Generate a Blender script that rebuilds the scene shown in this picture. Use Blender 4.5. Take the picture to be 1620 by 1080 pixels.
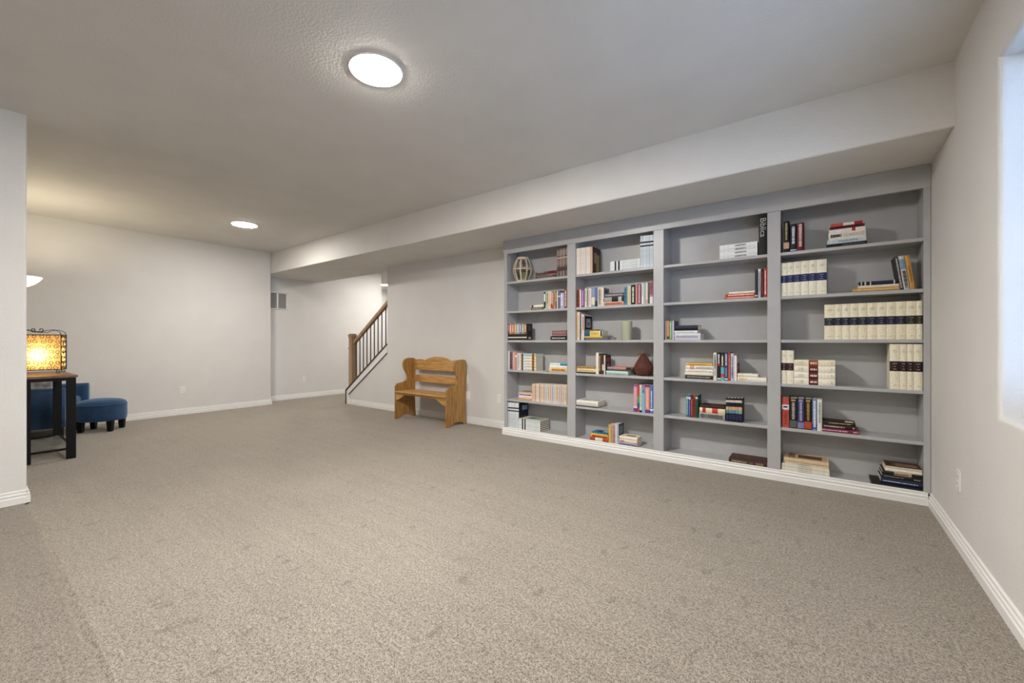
import bpy, bmesh, math, random
from mathutils import Vector, Matrix
random.seed(7)
for o in list(bpy.data.objects): bpy.data.objects.remove(o)
SC = bpy.context.scene; COL = SC.collection

# ------------------------------------------------------------------ camera, world, light, exposure
FPX, TH, CAMH, V0 = 653.3, math.radians(36.6), 1.14, 540.0
cd = bpy.data.cameras.new('camera'); cam = bpy.data.objects.new('camera', cd); COL.objects.link(cam)
cd.sensor_width = 36; cd.lens = 36 * FPX / 1620; cd.clip_start = 0.05; cd.clip_end = 100
cam.location = (0, 0, CAMH); cam.rotation_euler = (math.pi / 2, 0, TH)
SC.camera = cam
W = bpy.data.worlds.new('sky'); SC.world = W; W.use_nodes = True
W.node_tree.nodes['Background'].inputs[0].default_value = (0.40, 0.62, 1.0, 1)
W.node_tree.nodes['Background'].inputs[1].default_value = 2.3
LAMP = 225.0                                 # radiance of the ceiling lenses
LAMPC = (1.0, 0.955, 0.90)
SC.view_settings.view_transform = 'Standard'; SC.view_settings.look = 'None'
SC.view_settings.gamma = 1; SC.view_settings.use_curve_mapping = False
SC.view_settings.exposure = 1.30

# ------------------------------------------------------------------ measured rays (photo frame 1620 x 1080)
FX, FY, RX, RY = -math.sin(TH), math.cos(TH), math.cos(TH), math.sin(TH)
def at(u, v, x=None, y=None, z=None):
    r = (u - 810) / FPX; d = Vector((FX + RX * r, FY + RY * r, (V0 - v) / FPX))
    t = x / d.x if x is not None else y / d.y if y is not None else (z - CAMH) / d.z
    return Vector((d.x * t, d.y * t, CAMH + d.z * t))
def XU(u, y): return at(u, V0, y=y).x
def MPX(x, y): return (x * FX + y * FY) / FPX       # metres per pixel at a place

# ------------------------------------------------------------------ materials
def lin(c):
    if isinstance(c, str):
        c = [int(c[i:i + 2], 16) / 255 for i in (0, 2, 4)]
        c = [x / 12.92 if x <= .04045 else ((x + .055) / 1.055) ** 2.4 for x in c]
    return tuple(c[:3])
MATS = {}
def pm(name, col, rough=.6, var=.06, scale=30., bump=0., bscale=200., metal=0., stretch=(1, 1, 1), detail=3., spec=.5, col2=None, dist=.02):
    if name in MATS: return MATS[name]
    m = bpy.data.materials.new(name); m.use_nodes = True; nt = m.node_tree; N = nt.nodes; L = nt.links
    b = N['Principled BSDF']; b.inputs['Roughness'].default_value = rough; b.inputs['Metallic'].default_value = metal
    b.inputs['Specular IOR Level'].default_value = spec
    c = lin(col); c2 = lin(col2) if col2 is not None else tuple(max(0, x * (1 - var)) for x in c)
    c1 = c if col2 is not None else tuple(min(1, x * (1 + var)) for x in c)
    tc = N.new('ShaderNodeTexCoord'); mp = N.new('ShaderNodeMapping'); mp.inputs['Scale'].default_value = stretch
    L.new(tc.outputs['Object'], mp.inputs[0])
    n = N.new('ShaderNodeTexNoise'); n.inputs['Scale'].default_value = scale; n.inputs['Detail'].default_value = detail
    L.new(mp.outputs[0], n.inputs['Vector'])
    r = N.new('ShaderNodeValToRGB'); r.color_ramp.elements[0].position = .35; r.color_ramp.elements[1].position = .65
    r.color_ramp.elements[0].color = (*c2, 1); r.color_ramp.elements[1].color = (*c1, 1)
    L.new(n.outputs['Fac'], r.inputs[0]); L.new(r.outputs[0], b.inputs['Base Color'])
    if bump:
        n2 = N.new('ShaderNodeTexNoise'); n2.inputs['Scale'].default_value = bscale; n2.inputs['Detail'].default_value = 3
        L.new(mp.outputs[0], n2.inputs['Vector'])
        bp = N.new('ShaderNodeBump'); bp.inputs['Strength'].default_value = bump; bp.inputs['Distance'].default_value = dist
        L.new(n2.outputs['Fac'], bp.inputs['Height']); L.new(bp.outputs[0], b.inputs['Normal'])
    MATS[name] = m
    return m
def emis(name, col, s):
    m = bpy.data.materials.new(name); m.use_nodes = True; b = m.node_tree.nodes['Principled BSDF']
    b.inputs['Base Color'].default_value = (.8, .8, .8, 1); b.inputs['Emission Color'].default_value = (*col, 1); b.inputs['Emission Strength'].default_value = s
    MATS[name] = m; return m
def ink(c): # book cloth, paper and print colours
    k = 'ink_' + (c if isinstance(c, str) else '%.2f_%.2f_%.2f' % c)
    return pm(k, c, .55, .07, 60, spec=.35)

M_WALL = pm('wall_paint', (.71, .697, .672), .75, .015, 3, .35, 95, dist=.006)
M_CEIL = pm('ceiling_paint', (.72, .70, .66), .85, .02, 3, .35, 70, dist=.006, spec=.12)
M_TRIM = pm('white_trim_paint', (.82, .81, .79), .4, .01, 5)
M_GREY = pm('grey_bookcase_paint', (.435, .434, .437), .34, .03, 6, .05, 60)
M_PLAST = pm('white_plastic', (.82, .81, .78), .35, .01, 5)
M_OAK = pm('railing_oak', 'a5876a', .45, .18, 9, stretch=(1, 1, .12), detail=6)
M_DWOOD = pm('dark_stained_wood', '55443a', .45, .15, 9)
M_IRON = pm('dark_bronze_iron', '3d332d', .5, .05, 30, metal=.3)
M_PINE = pm('honey_pine', 'd0a468', .38, 0, 6, stretch=(.8, 9, 9), detail=6, col2='b07f42')
M_PINEV = pm('honey_pine_upright', 'b78a4c', .42, 0, 6, stretch=(1, 9, .8), detail=6, col2='8d622c')
M_BLACK = pm('black_metal', '0d0c0d', .6, .1, 20, spec=.25)
M_PAGE = pm('paper_pages', 'e6dcc6', .8, .06, 200, stretch=(1, .1, 1))
M_BLUE = pm('blue_velvet', '1a3a5e', .85, .2, 7, .15, 150)
M_BLUE.node_tree.nodes['Principled BSDF'].inputs['Sheen Weight'].default_value = .6
M_BLUE.node_tree.nodes['Principled BSDF'].inputs['Sheen Tint'].default_value = (.35, .55, .75, 1)

def carpet(name, dark, light, mul):
    m = bpy.data.materials.new(name); m.use_nodes = True; nt = m.node_tree; N = nt.nodes; L = nt.links
    b = N['Principled BSDF']; b.inputs['Roughness'].default_value = .95; b.inputs['Specular IOR Level'].default_value = .1
    b.inputs['Sheen Weight'].default_value = .46; b.inputs['Sheen Roughness'].default_value = .45; b.inputs['Sheen Tint'].default_value = (.92, .84, .72, 1)
    tc = N.new('ShaderNodeTexCoord')
    def noise(scale, st, det=2., rough=.6):
        mp = N.new('ShaderNodeMapping'); mp.inputs['Scale'].default_value = st; L.new(tc.outputs['Object'], mp.inputs[0])
        n = N.new('ShaderNodeTexNoise'); n.inputs['Scale'].default_value = scale; n.inputs['Detail'].default_value = det; n.inputs['Roughness'].default_value = rough
        L.new(mp.outputs[0], n.inputs['Vector']); return n.outputs['Fac']
    def math_(op, a, bb):
        q = N.new('ShaderNodeMath'); q.operation = op
        for i, s in enumerate((a, bb)):
            if isinstance(s, (int, float)): q.inputs[i].default_value = s
            else: L.new(s, q.inputs[i])
        return q.outputs[0]
    fa = noise(290, (1, 1, 1), 2., .8); fb = noise(95, (1, 1, 1), 4., .8); fl = math_('ADD', math_('MULTIPLY', fa, .55), math_('MULTIPLY', fb, .45))
    r = N.new('ShaderNodeValToRGB'); r.color_ramp.elements[0].position = .405; r.color_ramp.elements[1].position = .555
    r.color_ramp.elements[0].color = (*[x * mul for x in lin(dark)], 1); r.color_ramp.elements[1].color = (*[x * mul for x in lin(light)], 1)
    L.new(fl, r.inputs[0])
    # pile brushed one way or the other: soft patches and streaks along the room
    st = noise(3.2, (.28, 4.2, 1), 3.); pa = noise(1.3, (1, 1, 1), 4.)
    k = math_('ADD', math_('MULTIPLY', st, .26), math_('MULTIPLY', pa, .34)); k = math_('ADD', k, math_('MULTIPLY', noise(27, (1, 1.5, 1), 5., .8), 1.1)); k = math_('ADD', k, .13)
    sc = N.new('ShaderNodeMapRange'); sc.inputs['From Min'].default_value = .615; sc.inputs['From Max'].default_value = .66; sc.inputs['To Min'].default_value = 1; sc.inputs['To Max'].default_value = .76
    L.new(noise(6.5, (2.2, 1, 1), 4., .6), sc.inputs['Value']); k = math_('MULTIPLY', k, sc.outputs[0])
    mx = N.new('ShaderNodeMix'); mx.data_type = 'RGBA'; mx.blend_type = 'MULTIPLY'; mx.inputs[0].default_value = 1
    L.new(r.outputs[0], mx.inputs[6]); L.new(k, mx.inputs[7]); L.new(mx.outputs[2], b.inputs['Base Color'])
    bp = N.new('ShaderNodeBump'); bp.inputs['Strength'].default_value = .35; bp.inputs['Distance'].default_value = .006
    h = math_('ADD', fl, math_('MULTIPLY', st, .5))
    L.new(h, bp.inputs['Height']); L.new(bp.outputs[0], b.inputs['Normal'])
    return m
M_CARP = carpet('beige_heather_carpet', '3a2f26', 'e8ddce', .46)
M_CARP2 = carpet('beige_heather_carpet_other_pile', '352a22', 'e2d6c8', .41)

# ------------------------------------------------------------------ mesh helpers
class MB:
    def __init__(s): s.v = []; s.f = []
    def add(s, vs, fs):
        n = len(s.v); s.v += [tuple(p) for p in vs]; s.f += [tuple(i + n for i in q) for q in fs]; return s
    def box(s, x0, x1, y0, y1, z0, z1):
        return s.add([(x, y, z) for z in (z0, z1) for y in (y0, y1) for x in (x0, x1)],
                     [(0, 2, 3, 1), (4, 5, 7, 6), (0, 1, 5, 4), (2, 6, 7, 3), (0, 4, 6, 2), (1, 3, 7, 5)])
    def prism(s, poly, a0, a1, axis='x'):
        def P(p, a): return (a, p[0], p[1]) if axis == 'x' else (p[0], a, p[1]) if axis == 'y' else (p[0], p[1], a)
        n = len(poly)
        return s.add([P(p, a0) for p in poly] + [P(p, a1) for p in poly],
                     [tuple(range(n))[::-1], tuple(range(n, 2 * n))] + [(i, (i + 1) % n, n + (i + 1) % n, n + i) for i in range(n)])
    def tube(s, pts, r, n=8, caps=True):
        pts = [Vector(p) for p in pts]; vs = []; k = len(pts)
        rr = r if isinstance(r, (list, tuple)) else [r] * k
        up = None
        for i, p in enumerate(pts):
            t = (pts[min(i + 1, k - 1)] - pts[max(i - 1, 0)]).normalized()
            if up is None: up = Vector((0, 0, 1)) if abs(t.z) < .9 else Vector((1, 0, 0))
            a = t.cross(up).normalized(); b2 = a.cross(t).normalized(); up = b2
            vs += [p + (a * math.cos(2 * math.pi * j / n) + b2 * math.sin(2 * math.pi * j / n)) * rr[i] for j in range(n)]
        fs = [(i * n + j, i * n + (j + 1) % n, (i + 1) * n + (j + 1) % n, (i + 1) * n + j) for i in range(k - 1) for j in range(n)]
        if caps: fs += [tuple(range(n))[::-1], tuple(range((k - 1) * n, k * n))]
        return s.add(vs, fs)
    def lathe(s, prof, n=24, c=(0, 0, 0), sx=1, sy=1, wob=0):
        vs = []; k = len(prof)
        for r, z in prof:
            for j in range(n):
                a = 2 * math.pi * j / n
                vs.append((c[0] + r * sx * math.cos(a), c[1] + r * sy * math.sin(a), c[2] + z))
        fs = [(i * n + j, i * n + (j + 1) % n, (i + 1) * n + (j + 1) % n, (i + 1) * n + j) for i in range(k - 1) for j in range(n)]
        fs += [tuple(range(n))[::-1], tuple(range((k - 1) * n, k * n))]
        return s.add(vs, fs)
    def build(s, name, mat, parent=None, smooth=False, bevel=0, seg=2, loc=None, recalc=True):
        me = bpy.data.meshes.new(name); me.from_pydata(s.v, [], s.f)
        if recalc:
            bm = bmesh.new(); bm.from_mesh(me); bmesh.ops.recalc_face_normals(bm, faces=bm.faces); bm.to_mesh(me); bm.free()
        for m in (mat if isinstance(mat, (list, tuple)) else [mat]): me.materials.append(m)
        o = bpy.data.objects.new(name, me); COL.objects.link(o)
        if parent: o.parent = parent
        if loc: o.location = loc
        if smooth: me.polygons.foreach_set('use_smooth', [True] * len(me.polygons))
        if bevel:
            b = o.modifiers.new('bevel', 'BEVEL'); b.width = bevel; b.segments = seg; b.limit_method = 'ANGLE'; b.angle_limit = math.radians(40)
        if smooth and bevel: pass
        return o
def tag(o, label=None, cat=None, group=None, kind=None):
    for k, v in (('label', label), ('category', cat), ('group', group), ('kind', kind)):
        if v: o[k] = v
    return o
def thing(name, label, cat, loc=(0, 0, 0), rz=0, group=None, ry=0):
    o = bpy.data.objects.new(name, None); COL.objects.link(o); o.empty_display_size = .1
    o.location = loc; o.rotation_euler = (0, ry, rz); return tag(o, label, cat, group)
def struct(name, mb, mat, label=None, cat=None, **k):
    return tag(mb.build(name, mat, **k), label, cat, None, 'structure')
def copy_tree(o, parent=None):
    kids = [c for c in bpy.data.objects if c.parent == o]
    c = o.copy(); COL.objects.link(c); c.parent = parent
    for ch in kids: copy_tree(ch, c)
    return c

# ------------------------------------------------------------------ the room
XR, YW, YB, XB, XREC, XP, YP = .625, 4.28, 3.405, -7.975, -8.39, -4.515, .30
ZC, ZS, YSB = 2.745, 2.372, 4.56
XK = -5.76                                   # where the full wall beside the stair begins
T = .12

# floor: two carpet pieces that meet in a seam at the mouth of the hall
fl = MB()
fl.add([(-11, YP + .02, 0), (1, YP + .02, 0), (1, 9, 0), (-11, 9, 0), (-11, YP, -.016), (1, YP, -.016)], [(0, 1, 2, 3), (4, 5, 1, 0)])
fl.add([(-11, -3.4, 0), (1, -3.4, 0), (1, YP - .02, 0), (-11, YP - .02, 0), (-11, YP, -.016), (1, YP, -.016)], [(0, 1, 2, 3), (3, 2, 5, 4)])
floor = struct('floor', fl, [M_CARP, M_CARP2], 'beige heathered carpet floor with a seam by the white wall end', 'floor', recalc=False)
floor.data.polygons[2].material_index = 1; floor.data.polygons[3].material_index = 1
for p in floor.data.polygons[2:4]: pass

cl = MB().box(-11, 1, -3.4, YB + .02, ZC, ZC + .1)
struct('ceiling', cl, M_CEIL, 'off-white textured ceiling over the main room', 'ceiling')
struct('ceiling_hall', MB().box(-11, XK + .3, YB + .02, 9, ZC, ZC + .1), M_CEIL, 'hall ceiling seen behind the stair railing', 'ceiling')
# soffit (dropped box along the bookcase wall, bullnosed lower edge)
so = MB().prism([(XREC - .05, YB), (XR + .05, YB), (XR + .05, YW + .05), (XK, YW + .05), (XK, YSB), (XREC - .05, YSB)], ZS, ZC + .02, 'z')
struct('ceiling_soffit', so, M_CEIL, 'long dropped soffit box running above the bookcase', 'soffit', bevel=.014, seg=3)

# right wall with window opening (bullnose reveal)
WY0, WY1, WZ0, WZ1, WD = 1.25, 2.69, .815, 2.365, .20
bm = bmesh.new()
ys = [-3.4, WY0, WY1, YW + .1]; zs = [-.02, WZ0, WZ1, ZC + .05]
g = [[bm.verts.new((XR, y, z)) for z in zs] for y in ys]
for i in range(3):
    for j in range(3):
        if (i, j) != (1, 1): bm.faces.new((g[i][j], g[i][j + 1], g[i + 1][j + 1], g[i + 1][j]))
ring = [g[1][1], g[2][1], g[2][2], g[1][2]]; back = [bm.verts.new((XR + WD, v.co.y, v.co.z)) for v in ring]
for i in range(4): bm.faces.new((ring[i], ring[(i + 1) % 4], back[(i + 1) % 4], back[i]))
bmesh.ops.recalc_face_normals(bm, faces=bm.faces)
es = [e for e in bm.edges if e.verts[0] in ring and e.verts[1] in ring]
bmesh.ops.bevel(bm, geom=es, offset=.02, segments=4, affect='EDGES', profile=.5)
me = bpy.data.meshes.new('wall_right'); bm.to_mesh(me); bm.free(); me.materials.append(M_WALL)
wr = bpy.data.objects.new('wall_right', me); COL.objects.link(wr); tag(wr, 'beige textured wall with the window at the right edge', 'wall', None, 'structure')
# outer skin of that wall keeps daylight out of the joints
struct('wall_outer', MB().box(XR + WD, XR + WD + .1, -3.5, WY0, -.1, ZC + .1).box(XR + WD, XR + WD + .1, WY1, YW + .3, -.1, ZC + .1)
       .box(XR + WD, XR + WD + .1, WY0, WY1, -.1, WZ0).box(XR + WD, XR + WD + .1, WY0, WY1, WZ1, ZC + .1), M_WALL, 'outer masonry of the window wall', 'wall')
struct('wall_bookcase', MB().box(XK, 1, YW, YW + T, -.02, ZC + .05), M_WALL, 'beige wall behind the bench and the bookcase', 'wall')
struct('wall_far', MB().box(XB - .3, XB, -3.4, YB, -.02, ZC + .05), M_WALL, 'far beige wall behind the blue ottoman', 'wall', bevel=.014, seg=3)
struct('wall_recess', MB().box(XREC - T, XREC, YB - .2, 6.06, -.02, ZC + .05), M_WALL, 'recessed beige wall with the vent beside the stair', 'wall')
struct('wall_left', MB().box(XP - T, XP, -3.4, YP, -.02, ZC + .05), M_WALL, 'pale wall end at the left edge', 'wall', bevel=.014, seg=3)
struct('wall_near', MB().box(-11, 1, -3.5, -3.4, -.02, ZC + .05), M_WALL, 'wall behind the camera', 'wall')
struct('wall_hall', MB().box(-10.9, -10.8, 3, 9, -.02, ZC + .05).box(-11, -4, 8.9, 9, -.02, ZC + .05).box(-10.9, XREC - T - .01, 5.2, 5.3, -.02, ZC + .05), M_WALL, 'pale hall walls far behind the stair railing', 'wall')
# stair enclosure: far stair wall, end wall, upper lid
struct('wall_stair', MB().box(-6.0, -2.9, 5.42, 5.52, -.02, 5).box(-3.0, -2.9, YW + T, 5.5, -.02, 5).box(-6.1, -2.9, YW + T, 5.5, 5, 5.1)
       .box(-6.0, -5.9, YW + T, 5.5, ZC + .1, 5.05).box(-6.0, -2.9, YW, YW + T, ZC, 5.05).box(-6.0, -3, 5.5, 9, -.02, ZC + .05), M_WALL, 'enclosed stairwell walls behind the bookcase wall', 'wall')
# knee wall under the railing
SX0, SZ0 = at(548.6, 616, y=YW).x, .26
SX1, SZ1 = XK, 1.10
SL = (SZ1 - SZ0) / (SX1 - SX0)
struct('wall_knee', MB().prism([(SX0 + .012, -.02), (XK, -.02), (XK, SZ1 - .02), (SX0 + .012, SZ0 - .02)], YW, YW + T, 'y'), M_WALL, 'low sloped wall under the stair railing', 'wall')
# white skirt band along the slope, dark wood cap and end strip
q = .13
sk = MB().prism([(SX0 + .012, 0), (SX0 + .07, 0), (SX0 + .07, SZ0 - q * .62), (XK, SZ1 - q - .02), (XK, SZ1 - .02), (SX0 + .012, SZ0 - .02)], YW - .012, YW, 'y')
struct('trim_1', sk, M_TRIM, 'white sloped skirt board below the stair railing', 'trim')
cap = MB().prism([(SX0 - .012, SZ0 - .028), (SX0 - .012, SZ0 - .004), (XK, SZ1 + .004), (XK, SZ1 - .024)], YW - .025, YW + T + .02, 'y')
cap.box(SX0 - .012, SX0 + .012, YW - .025, YW + T + .02, 0, SZ0 - .016)
struct('trim_2', cap, M_DWOOD, 'dark wood cap edging the sloped stair wall', 'trim', bevel=.003)
tp = MB().prism([(SX0 + .07, SZ0 - q * .62 - .008), (SX0 + .07, SZ0 - q * .62 + .002), (XK, SZ1 - q - .018), (XK, SZ1 - q - .028)], YW - .016, YW, 'y')
struct('trim_3', tp, M_DWOOD, 'thin dark line under the white stair skirt board', 'trim')

# baseboards: profile swept along straight runs (d = out from wall, z)
BP = [(0, 0), (.017, 0), (.017, .044), (.0105, .050), (.0105, .054), (.0145, .060), (.0145, .066), (.0075, .073), (.0075, .077), (.0095, .081), (.0095, .088), (.003, .093), (0, .093)]
def baseboard(name, runs, label):
    mb = MB()
    for (ax, w, a0, a1, s) in runs:           # axis of run, wall coordinate, from, to, outward sign
        mb.prism([(w + s * d, z) for d, z in BP], a0, a1, 'y') if ax == 'y' else mb.prism([(w + s * d, z) for d, z in BP], a0, a1, 'x')
    return struct(name, mb, M_TRIM, label, 'baseboard')
baseboard('baseboard_right', [('y', XR, -3.4, 4.011, -1)], 'white baseboard along the window wall')
baseboard('baseboard_bookcase_wall', [('x', YW, SX0 + .02, -3.11, -1)], 'white baseboard behind the wooden bench')
baseboard('baseboard_far', [('y', XB, -3.4, YB + .0005, 1), ('x', YB, XB - .35, XB + .0155, 1)], 'white baseboard along the far wall')
baseboard('baseboard_recess', [('y', XREC, YB, 6.06, 1)], 'white baseboard in the recess beside the stair')
baseboard('baseboard_left', [('y', XP, -3.4, YP + .0005, 1), ('x', YP, XP - T, XP + .0155, 1)], 'white baseboard at the left wall end')

# stair treads (climb to the right behind the knee wall)
stair = thing('staircase', 'carpeted stair climbing behind the sloped wall', 'staircase', (SX0 + .12, YW + T, 0))
for i in range(14):
    MB().box(i * .262, i * .262 + .29, .0, 1.02, i * .18 * .999, (i + 1) * .18).build('step', M_CARP, stair, bevel=.012)
stair['kind'] = 'structure'

# window: frame, panes, blind
XO = XR + WD
wf = thing('window_1', 'white framed window in the right wall reveal', 'window', (XO, (WY0 + WY1) / 2, WZ0)); wf['kind'] = 'structure'
hw, hh = (WY1 - WY0) / 2, WZ1 - WZ0
MB().box(0, .05, -hw, -hw + .05, 0, hh).box(0, .05, hw - .05, hw, 0, hh).box(0, .05, -hw, hw, 0, .05).box(0, .05, -hw, hw, hh - .05, hh).box(0, .05, -.02, .02, 0, hh).build('window_frame', M_PLAST, wf, bevel=.004)
gm = bpy.data.materials.new('window_glass'); gm.use_nodes = True
gb = gm.node_tree.nodes['Principled BSDF']; gb.inputs['Base Color'].default_value = (.95, .98, 1, 1); gb.inputs['Roughness'].default_value = 0; gb.inputs['Transmission Weight'].default_value = 1; gb.inputs['IOR'].default_value = 1.01
for a, b in ((-hw + .05, -.02), (.02, hw - .05)): MB().box(.022, .028, a, b, .05, hh - .05).build('pane', gm, wf)
bl = thing('window_blind', 'white slatted blind hanging inside the window reveal', 'blind', (XO - .05, (WY0 + WY1) / 2, WZ0))
MB().box(-.02, .03, -hw + .01, hw - .01, hh - .05, hh - .002).build('headrail', M_PLAST, bl)
sl = None
for k in range(32):
    zz = .05 + k * .0455
    if sl is None:
        sl = MB().box(-.0225, .0225, -hw + .015, hw - .015, -.0012, .0012).build('slat', M_PLAST, bl); o = sl
    else:
        o = sl.copy(); COL.objects.link(o); o.parent = bl
    o.location = (0, 0, zz); o.rotation_euler = (0, math.radians(18), 0)
MB().box(-.02, .02, -hw + .015, hw - .015, .008, .024).build('bottom_rail', M_PLAST, bl)
for yy in (-.45, .45): MB().tube([(0, yy, .02), (0, yy, hh - .04)], .0012, 6).build('ladder_cord', M_PLAST, bl)
# daylight sampling aid for the window opening
pl = bpy.data.lights.new('window_portal', 'AREA'); pl.shape = 'RECTANGLE'; pl.size = hh; pl.size_y = 2 * hw; pl.cycles.is_portal = True
po = bpy.data.objects.new('window_portal', pl); COL.objects.link(po); po.location = (XO + .09, (WY0 + WY1) / 2, (WZ0 + WZ1) / 2); po.rotation_euler = (0, math.pi / 2, 0)

# ------------------------------------------------------------------ ceiling lamps
def ceiling_lamp(x, y, label, k=1.0, z=ZC, r=.148):
    """k: dimmer setting of the lamp"""
    t = thing('ceiling_light', label, 'ceiling light', (x, y, z), 0, 'round ceiling lights')
    MB().lathe([(r * .99, 0), (r * 1.07, 0), (r * 1.07, -.003), (r * 1.04, -.006), (r * .99, -.006)], 48).build('trim_ring', M_TRIM, t, True)
    MB().lathe([(r * .992, -.004), (r * .992, -.0065), (r * .95, -.0085), (r * .6, -.0135), (.002, -.0155)], 48).build('lens', MATS.get('lamp_lens_%.2f' % k) or emis('lamp_lens_%.2f' % k, LAMPC, LAMP * k), t, True)
    return t
ceiling_lamp(-2.105, 1.484, 'large round white ceiling light nearest the camera')
ceiling_lamp(-6.325, 2.362, 'round ceiling light near the far wall and soffit', .40)
ceiling_lamp(-1.75, -.9, 'added unseen ceiling light behind the camera', .18)  # out of view, added as extra light from behind the camera
ceiling_lamp(-.15, .35, 'added unseen ceiling light above the camera near the window wall', .34)  # unseen extra lamp, put in to brighten the window wall and right bays
ceiling_lamp(-9.85, 7.26, 'small hall ceiling light above the stair railing', .35)
ceiling_lamp(-7.2, 5.9, 'hall ceiling light hidden behind the soffit', .42)

# ------------------------------------------------------------------ bookcase
BY, BBK = 4.026, 4.268
SH = [1.867, 1.510, 1.155, .796, .438, .085]
BX = [(-3.065, -2.227), (-2.126, -1.283), (-1.187, -.343), (-.25, .587)]
bc = thing('bookcase', 'grey built-in bookcase with four bays of shelves', 'bookcase', (-1.25, BBK, 0))
def bpart(name, x0, x1, y0, y1, z0, z1, mat=M_GREY, bev=.002):
    return MB().box(x0 + 1.25, x1 + 1.25, y0 - BBK, y1 - BBK, z0, z1).build(name, mat, bc, bevel=bev)
ed = [-3.105] + [v for p in BX for v in p] + [XR - .002]
for i in range(0, 10, 2):
    bpart('divider', ed[i] + .001, ed[i + 1], BY + .006, BBK, .08, 2.36)
    bpart('stile', ed[i], ed[i + 1], BY - .006, BY + .008, .088, 2.21)
bpart('header', -3.118, XR - .002, BY - .012, BY + .012, 2.209, 2.3705)
for (a, b) in BX:
    bpart('back_panel', a - .02, b + .02, BBK, YW - .0005, .08, 2.36, bev=0)
    bpart('top_panel', a, b, BY + .012, BBK, 2.30, 2.32)
    for z in SH: bpart('shelf', a, b, BY + (.002 if z > .1 else .012), BBK, z - .025, z)
bs = MB().prism([(BY - .006 - 0 + (-d) - BBK + .006, z) for d, z in BP[:]] , -3.13 + 1.25, XR - .016 + 1.25, 'x')
bs.box(-3.118 + 1.25, XR + 1.248, .0 + BY - BBK, .24 + BY - BBK, 0, .06)
bs.build('base_trim', M_TRIM, bc)['label'] = 'white moulded base trim'

# ------------------------------------------------------------------ books
ORD = ['first', 'second', 'third', 'fourth', 'fifth', 'sixth', 'seventh', 'eighth', 'ninth', 'tenth', 'eleventh', 'twelfth', 'thirteenth', 'fourteenth', 'fifteenth', 'sixteenth', 'seventeenth', 'eighteenth', 'nineteenth', 'twentieth', 'twenty-first', 'twenty-second', 'twenty-third', 'twenty-fourth']
BAYN = ['leftmost bay', 'second bay', 'third bay', 'rightmost bay']
SHN = ['top shelf', 'second shelf', 'third shelf', 'fourth shelf', 'fifth shelf', 'bottom shelf']
def text_mesh(body, size, name, mat, parent, mtx):
    c = bpy.data.curves.new(name, 'FONT'); c.body = body; c.size = size; c.extrude = .0002; c.align_x = 'CENTER'; c.align_y = 'CENTER'
    o = bpy.data.objects.new('tmp', c); COL.objects.link(o)
    me = bpy.data.meshes.new_from_object(o.evaluated_get(bpy.context.evaluated_depsgraph_get()))
    bpy.data.objects.remove(o); me.name = name; me.transform(mtx); me.materials.clear(); me.materials.append(mat)
    t = bpy.data.objects.new(name, me); COL.objects.link(t); t.parent = parent; return t

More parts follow.
